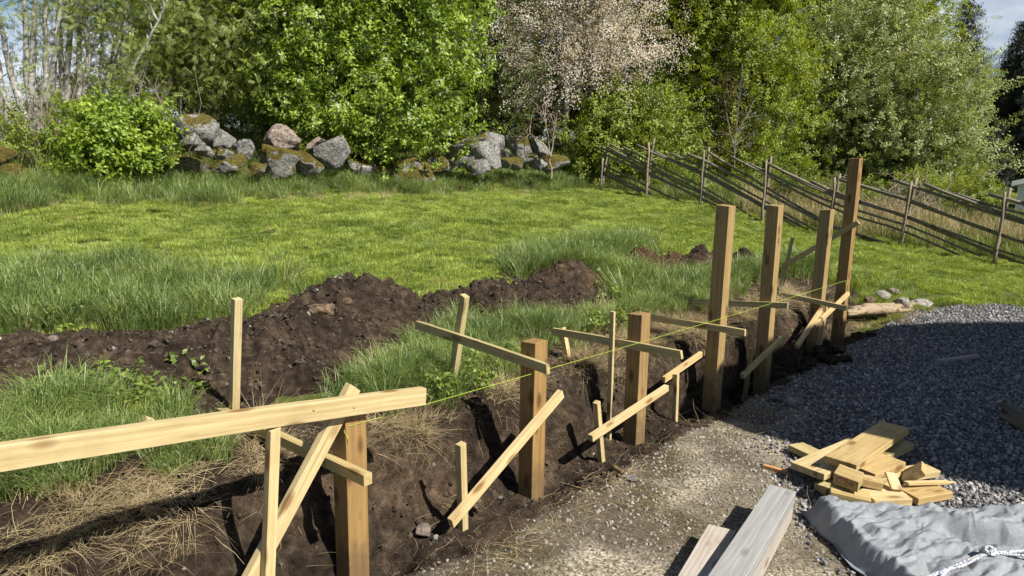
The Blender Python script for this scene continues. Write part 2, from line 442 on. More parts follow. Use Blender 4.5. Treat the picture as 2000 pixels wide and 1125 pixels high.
MATS['steel'].node_tree.nodes['Principled BSDF'].inputs['Metallic'].default_value = 0.85
noisy_mat('glass_dark', [(0.3, (0.03, 0.035, 0.04)), (0.7, (0.05, 0.055, 0.06))], 2, 2, 0.1)
def plain_mat(name, c, rough=0.6):
    m, N, L, out = mat(name)
    b = N.new('ShaderNodeBsdfPrincipled'); b.inputs['Base Color'].default_value = (*c, 1); b.inputs['Roughness'].default_value = rough
    L.new(b.outputs['BSDF'], out.inputs['Surface'])
    return m
plain_mat('string_lime', (0.42, 0.56, 0.04), 0.6)
plain_mat('red_ink', (0.30, 0.05, 0.03), 0.7)

def tarp_mat():
    m, N, L, out = mat('tarp')
    b = N.new('ShaderNodeBsdfPrincipled')
    tc = N.new('ShaderNodeTexCoord')
    n1 = noise_node(N, L, tc.outputs['Object'], 4, 6, 0.6)
    r = ramp(N, [(0.35, (0.135, 0.145, 0.16)), (0.65, (0.225, 0.238, 0.255))])
    L.new(n1.outputs['Fac'], r.inputs['Fac'])
    # thin pale crease marks
    v = N.new('ShaderNodeTexVoronoi'); v.feature = 'DISTANCE_TO_EDGE'; v.inputs['Scale'].default_value = 9
    nv = noise_node(N, L, tc.outputs['Object'], 7, 4, 0.6)
    av = N.new('ShaderNodeVectorMath'); av.operation = 'MULTIPLY_ADD'
    av.inputs[1].default_value = (0.35, 0.35, 0.35)
    L.new(nv.outputs['Color'], av.inputs[0]); L.new(tc.outputs['Object'], av.inputs[2])
    L.new(av.outputs['Vector'], v.inputs['Vector'])
    cr = ramp(N, [(0.0, (1, 1, 1)), (0.012, (0, 0, 0))]); L.new(v.outputs['Distance'], cr.inputs['Fac'])
    cm = N.new('ShaderNodeMath'); cm.operation = 'MULTIPLY'; cm.inputs[1].default_value = 0.35
    L.new(cr.outputs['Color'], cm.inputs[0])
    col = mixc(N, L, cm.outputs[0], r.outputs['Color'], (0.5, 0.52, 0.54))
    L.new(col, b.inputs['Base Color'])
    b.inputs['Roughness'].default_value = 0.6
    b.inputs['Specular IOR Level'].default_value = 0.25
    # woven weave + crumple
    wv = N.new('ShaderNodeTexWave'); wv.inputs['Scale'].default_value = 120; L.new(tc.outputs['Object'], wv.inputs['Vector'])
    cn = noise_node(N, L, tc.outputs['Object'], 22, 6, 0.6)
    ad = N.new('ShaderNodeMath'); ad.operation = 'MULTIPLY_ADD'; ad.inputs[1].default_value = 0.06
    L.new(wv.outputs['Fac'], ad.inputs[0]); L.new(cn.outputs['Fac'], ad.inputs[2])
    bump(N, L, ad.outputs[0], 0.5, 0.008, b)
    L.new(b.outputs['BSDF'], out.inputs['Surface'])
tarp_mat()
def rope_mat():
    m, N, L, out = mat('rope')
    b = N.new('ShaderNodeBsdfPrincipled')
    tc = N.new('ShaderNodeTexCoord')
    v = N.new('ShaderNodeTexVoronoi'); v.inputs['Scale'].default_value = 150; L.new(tc.outputs['Object'], v.inputs['Vector'])
    r = ramp(N, [(0.0, (0.05, 0.08, 0.24)), (0.16, (0.30, 0.31, 0.34)), (0.3, (0.42, 0.42, 0.42)), (1, (0.50, 0.50, 0.49))])
    r.color_ramp.interpolation = 'CONSTANT'
    sx = N.new('ShaderNodeSeparateXYZ'); L.new(v.outputs['Color'], sx.inputs[0])
    L.new(sx.outputs['X'], r.inputs['Fac'])
    L.new(r.outputs['Color'], b.inputs['Base Color']); b.inputs['Roughness'].default_value = 0.8
    bump(N, L, v.outputs['Distance'], 0.8, 0.004, b)
    L.new(b.outputs['BSDF'], out.inputs['Surface'])
rope_mat()

# ------------------------------------------------------------------ mesh helpers
def mesh_obj(name, V, F, m, parent=None, smooth=False, link=True):
    me = bpy.data.meshes.new(name)
    V = np.asarray(V, dtype=np.float32)
    if isinstance(F, np.ndarray):
        k = F.shape[1]
        me.vertices.add(len(V)); me.vertices.foreach_set('co', V.ravel())
        me.loops.add(F.size); me.loops.foreach_set('vertex_index', F.astype(np.int32).ravel())
        me.polygons.add(len(F))
        me.polygons.foreach_set('loop_start', np.arange(0, F.size, k, dtype=np.int32))
        me.update(calc_edges=True)
    else:
        me.from_pydata([tuple(map(float, v)) for v in V], [], F)
        me.update()
    if len(me.polygons):
        me.polygons.foreach_set('use_smooth', np.full(len(me.polygons), bool(smooth)))
    if m:
        me.materials.append(MATS[m])
    o = bpy.data.objects.new(name, me)
    if link:
        COL.objects.link(o)
    if parent:
        o.parent = parent
    return o
def tag(o, label, cat, group=None, kind=None):
    if label: o['label'] = label
    if cat: o['category'] = cat
    if group: o['group'] = group
    if kind: o['kind'] = kind
    return o
def empty(name, loc, label, cat, group=None):
    e = bpy.data.objects.new(name, None)
    e.empty_display_size = 0.1
    COL.objects.link(e)
    e.location = [float(v) for v in loc]
    return tag(e, label, cat, group)
def own(o, root):
    """parent o (built in world coordinates) to an unrotated root Empty"""
    o.parent = root
    o.location = Vector(o.location) - Vector(root.location)
    return o
def grid_faces(nu, nv):
    i = np.arange(nu - 1)[:, None] * nv + np.arange(nv - 1)[None, :]
    i = i.ravel()
    return np.stack([i, i + nv, i + nv + 1, i + 1], 1)

def lumber(name, A, B, w, th, wide, m, label=None, cat=None, group=None, bow=0.0, bev=0.003, bevel_tip=0.0, nseg=6, seed=0):
    """sawn timber from A to B: local X runs along it; w across `wide`, th across the third axis"""
    A, B = Vector(map(float, A)), Vector(map(float, B))
    X = B - A; Ln = X.length; X.normalize()
    Y = Vector(map(float, wide)); Y = (Y - X * Y.dot(X)).normalized()
    Z = X.cross(Y)
    bm = bmesh.new()
    rr = random.Random(int(seed * 977 + Ln * 1e4))
    secs = []
    ph, am = rr.uniform(0, 6), bow
    for i in range(nseg + 1):
        u = i / nseg
        x = -Ln / 2 + Ln * u
        oy = am * math.sin(u * math.pi) + rr.uniform(-1, 1) * 0.0006
        oz = am * 0.5 * math.sin(u * 2.2 + ph) * math.sin(u * math.pi) + rr.uniform(-1, 1) * 0.0006
        k = 1.0
        if bevel_tip and i == nseg: k = 0.15
        sk = rr.uniform(-0.006, 0.006) if i in (0, nseg) else 0
        secs.append([bm.verts.new((x + (sk if sy > 0 else -sk), oy + sy * w / 2 * k, oz + sz * th / 2 * k)) for sy, sz in ((-1, -1), (1, -1), (1, 1), (-1, 1))])
        if bevel_tip and i == nseg - 1:
            for q in secs[-1]:
                q.co.x = Ln / 2 - bevel_tip
    for a, b in zip(secs, secs[1:]):
        for j in range(4):
            bm.faces.new((a[j], a[(j + 1) % 4], b[(j + 1) % 4], b[j]))
    bm.faces.new(secs[0][::-1]); bm.faces.new(secs[-1])
    bmesh.ops.recalc_face_normals(bm, faces=bm.faces)
    ed = [e for e in bm.edges if len(e.link_faces) == 2 and e.calc_face_angle(0) > 0.6]
    bmesh.ops.bevel(bm, geom=ed, offset=bev, segments=2, affect='EDGES', profile=0.6)
    me = bpy.data.meshes.new(name)
    bm.to_mesh(me); bm.free()
    me.materials.append(MATS[m])
    o = bpy.data.objects.new(name, me)
    COL.objects.link(o)
    c = (A + B) / 2
    o.matrix_world = Matrix(((X.x, Y.x, Z.x, c.x), (X.y, Y.y, Z.y, c.y), (X.z, Y.z, Z.z, c.z), (0, 0, 0, 1)))
    if label: tag(o, label, cat, group)
    return o

class Tubes:
    def __init__(self, sides=6):
        self.V, self.F, self.n, self.k = [], [], 0, sides
    def add(self, pts, rad, cap=True):
        pts = np.asarray(pts, float); k = self.k
        rad = np.broadcast_to(np.asarray(rad, float), (len(pts),))
        tan = np.gradient(pts, axis=0)
        tan /= np.linalg.norm(tan, axis=1, keepdims=True) + 1e-9
        up = np.array([0.13, 0.21, 0.97]) if abs(tan[0][2]) < 0.9 else np.array([1.0, 0.1, 0])
        b = np.cross(tan, up); b /= np.linalg.norm(b, axis=1, keepdims=True) + 1e-9
        c = np.cross(b, tan)
        an = np.arange(k) * 2 * math.pi / k
        ring = pts[:, None, :] + rad[:, None, None] * (np.cos(an)[None, :, None] * b[:, None, :] + np.sin(an)[None, :, None] * c[:, None, :])
        self.V.append(ring.reshape(-1, 3))
        for i in range(len(pts) - 1):
            for j in range(k):
                p = self.n + i * k
                self.F.append((p + j, p + (j + 1) % k, p + k + (j + 1) % k, p + k + j))
        if cap:
            self.F.append(tuple(self.n + j for j in range(k))[::-1])
            self.F.append(tuple(self.n + (len(pts) - 1) * k + j for j in range(k)))
        self.n += len(pts) * k
    def build(self, name, m, parent=None, origin=(0, 0, 0), smooth=True):
        V = np.concatenate(self.V) - np.asarray(origin)
        o = mesh_obj(name, V, [tuple(f) for f in self.F], m, parent, smooth)
        return o

# icosphere template
_bm = bmesh.new(); bmesh.ops.create_icosphere(_bm, subdivisions=4, radius=1)
_bm.verts.ensure_lookup_table()
ICO4 = (np.array([v.co[:] for v in _bm.verts]), np.array([[v.index for v in f.verts] for f in _bm.faces])); _bm.free()
def ico(n):
    b = bmesh.new(); bmesh.ops.create_icosphere(b, subdivisions=n, radius=1)
    r = (np.array([v.co[:] for v in b.verts]), np.array([[v.index for v in f.verts] for f in b.faces])); b.free()
    return r
ICO2, ICO1, ICO3 = ico(2), ico(1), ico(3)
def rock_verts(base, rx, ry, rz, seed, cuts=9, rough=0.10, cutd=(0.55, 0.9)):
    r = np.random.default_rng(seed)
    V = base.copy()
    V *= 1 + 0.22 * fbm(V[:, 0] * 0.9 + seed, V[:, 1] * 0.9, V[:, 2] * 0.9, seed, 2)[:, None]
    for i in range(cuts):
        nn = r.normal(size=3); nn /= np.linalg.norm(nn)
        d = r.uniform(*cutd)
        e = V @ nn - d
        V -= np.clip(e, 0, None)[:, None] * nn * 0.93
    V *= 1 + rough * fbm(V[:, 0] * 2.6 + seed, V[:, 1] * 2.6, V[:, 2] * 2.6, seed + 9, 4)[:, None]
    V /= np.abs(V).max(0)
    return V * np.array([rx, ry, rz])

# scatter: a point mesh whose points carry a copy of one of several small meshes
TREES = {}
def gn_tree(protos):
    key = tuple(p.name for p in protos)
    if key in TREES:
        return TREES[key]
    nt = bpy.data.node_groups.new('scatter', 'GeometryNodeTree')
    nt.interface.new_socket('Geometry', in_out='INPUT', socket_type='NodeSocketGeometry')
    nt.interface.new_socket('Geometry', in_out='OUTPUT', socket_type='NodeSocketGeometry')
    gi = nt.nodes.new('NodeGroupInput'); go = nt.nodes.new('NodeGroupOutput')
    g2i = nt.nodes.new('GeometryNodeGeometryToInstance')
    for p in protos:
        ob = nt.nodes.new('GeometryNodeObjectInfo')
        ob.inputs['Object'].default_value = p
        nt.links.new(ob.outputs['Geometry'], g2i.inputs[0])
    iop = nt.nodes.new('GeometryNodeInstanceOnPoints')
    iop.inputs['Pick Instance'].default_value = True
    def attr(nm, ty):
        a = nt.nodes.new('GeometryNodeInputNamedAttribute'); a.data_type = ty
        a.inputs[0].default_value = nm
        return [o for o in a.outputs if o.enabled and o.name == 'Attribute'][0]
    nt.links.new(gi.outputs[0], iop.inputs['Points'])
    nt.links.new(g2i.outputs[0], iop.inputs['Instance'])
    nt.links.new(attr('idx', 'INT'), iop.inputs['Instance Index'])
    nt.links.new(attr('rot', 'FLOAT_VECTOR'), iop.inputs['Rotation'])
    nt.links.new(attr('scl', 'FLOAT_VECTOR'), iop.inputs['Scale'])
    nt.links.new(iop.outputs[0], go.inputs[0])
    TREES[key] = nt
    return nt
def scatter(name, pts, rot, scl, protos, parent=None, origin=(0, 0, 0)):
    pts = np.asarray(pts, np.float32) - np.asarray(origin, np.float32)
    n = len(pts)
    me = bpy.data.meshes.new(name)
    me.vertices.add(n); me.vertices.foreach_set('co', pts.ravel())
    a = me.attributes.new('rot', 'FLOAT_VECTOR', 'POINT'); a.data.foreach_set('vector', np.asarray(rot, np.float32).ravel())
    scl = np.asarray(scl, np.float32)
    if scl.ndim == 1: scl = np.repeat(scl[:, None], 3, 1)
    a = me.attributes.new('scl', 'FLOAT_VECTOR', 'POINT'); a.data.foreach_set('vector', np.ascontiguousarray(scl).ravel())
    a = me.attributes.new('idx', 'INT', 'POINT'); a.data.foreach_set('value', RNG.integers(0, len(protos), n).astype(np.int32))
    me.materials.append(protos[0].data.materials[0])
    o = bpy.data.objects.new(name, me)
    COL.objects.link(o)
    if parent: o.parent = parent
    md = o.modifiers.new('scatter', 'NODES'); md.node_group = gn_tree(protos)
    return o
def proto(name, V, F, m, smooth=False, extra=None):
    o = mesh_obj(name, V, F, m, link=False, smooth=smooth)
    return o

# ---- grass tufts
def tuft(name, n, rad, h0, h1, width, lean, m, seed, flat=0.0):
    r = np.random.default_rng(seed)
    V, F = [], []
    for i in range(n):
        a = r.uniform(0, 2 * math.pi); rr = rad * math.sqrt(r.uniform())
        bx, by = rr * math.cos(a), rr * math.sin(a)
        h = r.uniform(h0, h1)
        d = a + r.normal() * 0.9
        ln = lean * r.uniform(0.3, 1.3) * h
        dx, dy = math.cos(d), math.sin(d)
        wx, wy = -dy * width / 2, dx * width / 2
        tw = r.uniform(-0.7, 0.7); wx, wy = wx * math.cos(tw) - wy * math.sin(tw), wx * math.sin(tw) + wy * math.cos(tw)
        zf = 1 - flat * r.uniform(0.5, 1)
        k = len(V)
        V += [(bx - wx, by - wy, -0.01), (bx + wx, by + wy, -0.01),
              (bx + dx * ln * 0.25 - wx * 0.9, by + dy * ln * 0.25 - wy * 0.9, h * 0.5 * zf), (bx + dx * ln * 0.25 + wx * 0.9, by + dy * ln * 0.25 + wy * 0.9, h * 0.5 * zf),
              (bx + dx * ln * 0.62 - wx * 0.6, by + dy * ln * 0.62 - wy * 0.6, h * 0.84 * zf), (bx + dx * ln * 0.62 + wx * 0.6, by + dy * ln * 0.62 + wy * 0.6, h * 0.84 * zf),
              (bx + dx * ln * 1.15, by + dy * ln * 1.15, h * (0.98 - 0.25 * lean * r.uniform(0, 1)) * zf)]
        F += [(k, k + 1, k + 3, k + 2), (k + 2, k + 3, k + 5, k + 4), (k + 4, k + 5, k + 6)]
    return proto(name, V, F, m)
LAWN = [tuft('lawn_tuft', 520, 0.22, 0.02, 0.05, 0.0045, 0.7, 'lawn_blade', 100 + i) for i in range(6)]
MIDG = [tuft('mid_tuft', 75, 0.13, 0.06, 0.16, 0.0050, 0.8, 'lawn_blade', 130 + i) for i in range(5)]
TALL = [tuft('tall_tuft', 62, 0.09, 0.12, 0.36, 0.0060, 0.8, 'tall_blade', 160 + i) for i in range(7)]
ROUGH = [tuft('rough_tuft', 55, 0.12, 0.15, 0.45, 0.0075, 0.7, 'rough_blade', 190 + i) for i in range(5)]
STRAW = [tuft('straw_tuft', 80, 0.13, 0.04, 0.20, 0.0032, 2.2, 'straw_blade', 220 + i, 0.8) for i in range(6)]
DRYB = [tuft('dry_blades', 16, 0.11, 0.08, 0.30, 0.0045, 1.1, 'straw_blade', 270 + i, 0.2) for i in range(5)]
DRYSTALK = [tuft('dry_stalks', 26, 0.2, 0.35, 0.85, 0.007, 0.35, 'straw_blade', 250 + i) for i in range(5)]

# ---- leaf sprays
def leaf_geo(V, F, base, d, up, ln, w, fold, droop):
    d = d / np.linalg.norm(d)
    side = np.cross(d, up); side /= np.linalg.norm(side) + 1e-9
    nrm = np.cross(side, d)
    k = len(V)
    V += [base, base + d * ln * 0.45 + side * w * 0.5 + nrm * fold * w, base + d * ln * 0.45 - side * w * 0.5 + nrm * fold * w,
          base + d * ln * 0.5, base + d * ln - nrm * droop * ln]
    F += [(k, k + 3, k + 1), (k + 3, k + 4, k + 1), (k, k + 2, k + 3), (k + 3, k + 2, k + 4)]
def spray(name, n, twig, ln, w, m, seed, droop=0.25, flower=None, compound=False):
    r = np.random.default_rng(seed)
    V, F, fm = [], [], []
    for i in range(n):
        u = (i + 0.5) / n
        base = np.array([r.normal() * 0.02, r.normal() * 0.02, twig * u])
        a = i * 2.4 + r.normal() * 0.5
        d = np.array([math.cos(a), math.sin(a), r.uniform(-0.25, 0.75)])
        up = np.array([r.normal() * 0.35, r.normal() * 0.35, 1.0])
        l = ln * r.uniform(0.65, 1.15)
        if compound:
            L2 = ln * 2.4; d /= np.linalg.norm(d)
            side = np.cross(d, up); side /= np.linalg.norm(side)
            for q in range(5):
                bb = base + d * L2 * (0.25 + 0.17 * q) - np.array([0, 0, 1]) * droop * L2 * (0.2 * q) ** 2
                for sg in (-1, 1):
                    leaf_geo(V, F, bb, d * 0.55 + side * sg, up, l * 0.62, w * 0.6, 0.1, 0.2)
        else:
            leaf_geo(V, F, base + d * 0.02, d, up, l, w * r.uniform(0.8, 1.15), 0.18, droop * r.uniform(0.2, 1.4))
    nleaf = len(F)
    # twig
    k = len(V); rt = 0.004
    for z, q in ((-twig * 0.4, rt), (twig, rt * 0.4)):
        for j in range(3):
            V.append(np.array([q * math.cos(j * 2.1), q * math.sin(j * 2.1), z]))
    for j in range(3):
        F.append((k + j, k + (j + 1) % 3, k + 3 + (j + 1) % 3, k + 3 + j))
    nt = len(F)
    if flower:
        nf, fs, fl = flower[1], flower[2], flower[3]
        for q in range(nf):
            c = np.array([r.normal() * fl, r.normal() * fl, twig * r.uniform(0.3, 1.2)])
            for p in range(4):
                a = r.uniform(0, 6.28); d = np.array([math.cos(a), math.sin(a), r.uniform(-0.4, 0.8)])
                leaf_geo(V, F, c, d, np.array([r.normal(), r.normal(), 1.0]), fs, fs * 0.9, 0.1, 0.1)
    idx = np.zeros(len(F), np.int32); idx[nleaf:nt] = 1; idx[nt:] = 2 if flower else 1
    return dict(name=name, V=np.array(V), F=[tuple(f) for f in F], idx=idx, mats=[m, 'bark_dark'] + ([flower[0]] if flower else []))
def spray_obj(sp):
    o = proto(sp['name'], sp['V'], sp['F'], sp['mats'][0])
    for q in sp['mats'][1:]: o.data.materials.append(MATS[q])
    o.data.polygons.foreach_set('material_index', sp['idx'])
    return o
BOUGHS = {}
def boughs(sprays, rad, per, up, sc, nvar=7):
    key = (sprays[0]['name'], sprays[-1]['name'], rad, per, up, sc)
    if key in BOUGHS: return BOUGHS[key]
    out = []
    mats = []
    for sp in sprays:
        for q in sp['mats']:
            if q not in mats: mats.append(q)
    for v in range(nvar):
        V, F, I, k = [], [], [], 0
        for j in range(per):
            sp = sprays[RNG.integers(0, len(sprays))]
            off = RNG.normal(size=3) * rad * np.array([1, 1, 0.7])
            d = off / rad * 0.6 + RNG.normal(size=3) * 0.4; d[2] += up
            d /= np.linalg.norm(d)
            q = Vector(d).to_track_quat('Z', 'Y').to_matrix() @ Matrix.Rotation(RNG.uniform(0, 6.28), 3, 'Z')
            V.append(sp['V'] @ np.array(q).T * RNG.uniform(*sc) + off)
            F += [tuple(x + k for x in f) for f in sp['F']]
            remap = np.array([mats.index(x) for x in sp['mats']])
            I.append(remap[np.minimum(sp['idx'], len(remap) - 1)]); k += len(sp['V'])
        o = proto('bough', np.concatenate(V), F, mats[0])
        for q in mats[1:]: o.data.materials.append(MATS[q])
        o.data.polygons.foreach_set('material_index', np.concatenate(I).astype(np.int32))
        out.append(o)
    BOUGHS[key] = out
    return out
S_CHERRY = [spray('spray_cherry', 13, 0.26, 0.105, 0.058, 'leaf_cherry', 300 + i, 0.35) for i in range(5)] + \
           [spray('spray_cherry_flower', 11, 0.26, 0.10, 0.055, 'leaf_cherry', 310 + i, 0.35, ('petal_white', 9, 0.028, 0.035)) for i in range(1)]
S_BUSH = [spray('spray_bush', 13, 0.24, 0.10, 0.062, 'leaf_bush', 320 + i, 0.25) for i in range(5)]
S_ROWAN = [spray('spray_rowan', 5, 0.24, 0.075, 0.036, 'leaf_rowan', 330 + i, 0.3, None, True) for i in range(5)]
S_MID = [spray('spray_mid', 20, 0.36, 0.09, 0.05, 'leaf_mid', 340 + i, 0.3) for i in range(5)]
S_YEL = [spray('spray_yellow', 30, 0.44, 0.085, 0.046, 'leaf_yellow', 350 + i, 0.3) for i in range(5)]
S_PALE = [spray('spray_pale', 32, 0.48, 0.09, 0.044, 'leaf_pale', 360 + i, 0.3) for i in range(4)] + \
         [spray('spray_pale_flower', 24, 0.48, 0.09, 0.044, 'leaf_pale', 366, 0.3, ('petal_white', 8, 0.04, 0.07))]
S_DARK = [spray('spray_dark', 30, 0.46, 0.085, 0.046, 'leaf_dark', 370 + i, 0.3) for i in range(5)]
S_BRONZE = [spray('spray_bronze', 7, 0.32, 0.07, 0.03, 'leaf_bronze', 380 + i, 0.3) for i in range(2)] + \
           [spray('spray_blossom', 3, 0.32, 0.06, 0.03, 'leaf_bronze', 385 + i, 0.3, ('petal', 24, 0.027, 0.11)) for i in range(4)]
S_NEEDLE = [spray('spray_needle', 34, 0.62, 0.16, 0.035, 'needle', 390 + i, 0.5) for i in range(4)]
S_WEED = [spray('weed', 9, 0.10, 0.085, 0.06, 'weed_leaf', 400 + i, 0.3) for i in range(4)]
def dir_rot(D, jitter=0.35):
    D = D + RNG.normal(size=D.shape) * jitter
    D /= np.linalg.norm(D, axis=1, keepdims=True) + 1e-9
    return np.stack([np.zeros(len(D)), np.arccos(np.clip(D[:, 2], -1, 1)), np.arctan2(D[:, 1], D[:, 0])], 1)

# ================================================================== THE GROUND
def plateau(t):
    tt = np.clip(t, -5, 24)
    return 0.5 + 0.085 * (tt - 0.5) + 0.30 * sm(8.6, 10.2, tt)
def G(s, t, edge=(0.08, 0.5)):
    near = plateau(t) * sm(edge[0], edge[1], t)
    far = np.interp(t, [-30, -3, -0.43, 1.1, 2.45, 3.76, 5.29, 6.85, 8.6, 10, 24], [0.05, 0.08, 0.24, 0.39, 0.47, 0.64, 0.88, 0.99, 1.12, 1.5, 2.6])
    k = sm(5.9, 8.6, s)
    z = near * (1 - k) + far * k
    return z + 0.02 * fbm(s * 0.7, t * 0.7, 3.3, 5, 3) * sm(0.3, 1.2, t) 
def axis(lo, hi, d, far_lo, far_hi):
    a = list(np.arange(lo, hi, d)); st = d; x = hi
    while x < far_hi: a.append(x); st *= 1.35; x += st
    st = d; x = lo - d; b = []
    while x > far_lo: b.append(x); st *= 1.35; x -= st
    return np.array(b[::-1] + a + [far_hi])
sa, ta = axis(-6, 14, 0.12, -400, 600), axis(-4, 12, 0.12, -400, 600)
SS, TT = np.meshgrid(sa, ta, indexing='ij')
XX, YY = st2xy(SS, TT)
# under gravel and bank meshes the sheet is kept a little lower
low = (1 - sm(0.9, 1.05, TT)) * (1 - sm(6.2, 7.0, SS))
yard_y = 9.25 + 0.12 * fbm(XX * 1.3, YY * 1.3, 0, 21, 3)
yardm = (TT < -0.1) & (YY < yard_y + 0.3)
ZZ = G(SS, TT, (0.62, 0.98)) - 0.05 * low - 0.3 * (1 - sm(0.55, 0.75, TT)) * sm(-0.6, -0.4, TT) * (1 - sm(5.6, 6.2, SS))
ZZ = np.where(yardm, np.minimum(ZZ, G(SS, TT) - 0.04), ZZ) 
o = mesh_obj('ground', np.stack([XX, YY, ZZ], 2).reshape(-1, 3), grid_faces(len(sa), len(ta)), 'turf_base', smooth=True)
tag(o, 'grassy earth of the sloping yard', 'ground', kind='structure')

# gravel yard: fine trodden part and coarse grey part
def coarse_x(y):
    return np.interp(y, [2, 4, 5, 6, 6.5, 8.5, 9.5], [1.95, 2.0, 2.1, 2.5, 2.85, 4.3, 5.2])
def yard_inside(x, y):
    s, t = xy2st(x, y)
    return (t < np.where(s < 6.0, -0.02, -0.22 + 0.06 * fbm(s * 2, t * 2, 0, 31, 3))) & (y < 9.25 + 0.12 * fbm(x * 1.3, y * 1.3, 0, 21, 3))
def yard_z(x, y):
    s, t = xy2st(x, y)
    return G(s, t) + 0.012 * fbm(x * 1.5, y * 1.5, 0, 33, 4) - 0.25 * sm(-0.26, -0.05, t + 0.05 * fbm(s * 4, t * 4, 0, 34, 3))
gx = np.concatenate([np.arange(-14, -2.2, 0.5), np.arange(-2.2, 8, 0.05), np.arange(8, 26, 0.5)])
gy = np.concatenate([np.arange(-16, 1.0, 0.5), np.arange(1.0, 10.2, 0.05)])
GX, GY = np.meshgrid(gx, gy, indexing='ij')
F = grid_faces(len(gx), len(gy))
vin = yard_inside(GX, GY).ravel()
F = F[vin[F].all(1)]
V = np.stack([GX, GY, yard_z(GX, GY)], 2).reshape(-1, 3)
fcx = V[F].mean(1)
cmask = fcx[:, 0] > coarse_x(fcx[:, 1]) + 0.12 * fbm(fcx[:, 0] * 2, fcx[:, 1] * 2, 0, 35, 3)
o = mesh_obj('gravel_yard', V, F, 'fine_gravel', smooth=True)
ys, yt = xy2st(V[:, 0], V[:, 1])
stain = sm(-0.85, -0.22, yt + 0.35 * fbm(ys * 2.2, yt * 2.2, 0, 36, 4)) * 0.9 + 0.75 * sm(0.0, 0.6, fbm(V[:, 0] * 1.1, V[:, 1] * 1.1, 0, 37, 4))
at = o.data.attributes.new('soil', 'FLOAT', 'POINT'); at.data.foreach_set('value', np.clip(stain, 0, 1).astype(np.float32))
o.data.materials.append(MATS['coarse_base'])
o.data.polygons.foreach_set('material_index', cmask.astype(np.int32))
tag(o, 'trodden gravel yard beside the row of posts', 'yard', kind='structure')

# dug bank with trench, fine mesh
bs, bt = np.arange(-6, 6.9, 0.02), np.arange(-0.55, 1.15, 0.014)
BS, BT = np.meshgrid(bs, bt, indexing='ij')
edge_shift = 0.10 * fbm(bs * 1.1, 0 * bs, 7, 41, 3)[:, None] + 0.05 * np.sin(bs * 3.1)[:, None]
tt = BT + edge_shift
steep = sm(-1.2, -0.2, BS)[...]
zb = plateau(BT) * (0.88 * (sm(0.08, 0.46, tt) * (1 - steep) + sm(0.14, 0.36, tt) * steep) + 0.12 * sm(0.3, 0.9, tt))
rim = 0.05 * fbm(BS * 2.5, 0 * BT, 0, 42, 3)
zb -= (0.07 + 0.15 * sm(1.5, 2.2, BS)) * sm(-0.20, -0.07, BT + rim) * (1 - sm(0.10, 0.30, BT + rim)) * (0.7 + 0.5 * fbm(BS * 1.6, BT * 0, 0, 43, 2))
for ps, pd in ((-1.325, 0.20), (0.0, 0.18), (1.15, 0.20), (2.34, 0.12), (3.35, 0.10), (4.6, 0.10), (5.36, 0.14)):
    zb -= pd * np.exp(-((BS - ps - 0.2) / 0.15) ** 2 - ((BT - 0.02) / 0.13) ** 2)
slope = sm(0.05, 0.15, tt) * (1 - sm(0.5, 0.75, tt))
lum = fbm(BS * 7, BT * 7, 1.7, 45, 5, 0.55)
zb += lum * (0.016 + 0.03 * slope) + 0.010 * np.abs(fbm(BS * 19, BT * 19, 0.7, 46, 3))
zb += 0.035 * slope * np.abs(fbm(BS * 2.7, BT * 2.0, 0.3, 47, 3))
kf = sm(5.3, 6.8, BS)
zb = zb * (1 - kf) + (G(BS, BT) - 0.05) * kf
fin = sm(0.95, 1.1, BT); zb = zb * (1 - fin) + (G(BS, BT, (0.62, 0.98)) - 0.12) * fin
fin = 1 - sm(-0.52, -0.20, BT + 0.10 * fbm(BS * 3, BT * 3, 0, 48, 3)); zb = zb * (1 - fin) - 0.05 * fin
BX, BY = st2xy(BS - 0.0, BT)
push = 0.05 * slope * fbm(BS * 3, zb * 5, 2.2, 49, 3)
BX, BY = BX + N3[0] * push, BY + N3[1] * push
o = mesh_obj('dug_bank', np.stack([BX, BY, zb], 2).reshape(-1, 3), grid_faces(len(bs), len(bt)), 'soil', smooth=True)
tag(o, 'dark dug soil bank and trench along the posts', 'bank', kind='structure')
def bank_z(s, t):
    i = np.clip(((np.asarray(s) + 6) / 0.02).astype(int), 0, len(bs) - 1)
    j = np.clip(((np.asarray(t) + 0.55) / 0.014).astype(int), 0, len(bt) - 1)
    return zb[i, j]
def ZG(s, t):
    """height of the visible surface"""
    s, t = np.asarray(s, float), np.asarray(t, float)
    z = G(s, t)
    inb = (t > -0.45) & (t < 1.0) & (s > -5.8) & (s < 6.0)
    return np.where(inb, bank_z(s, t), z)

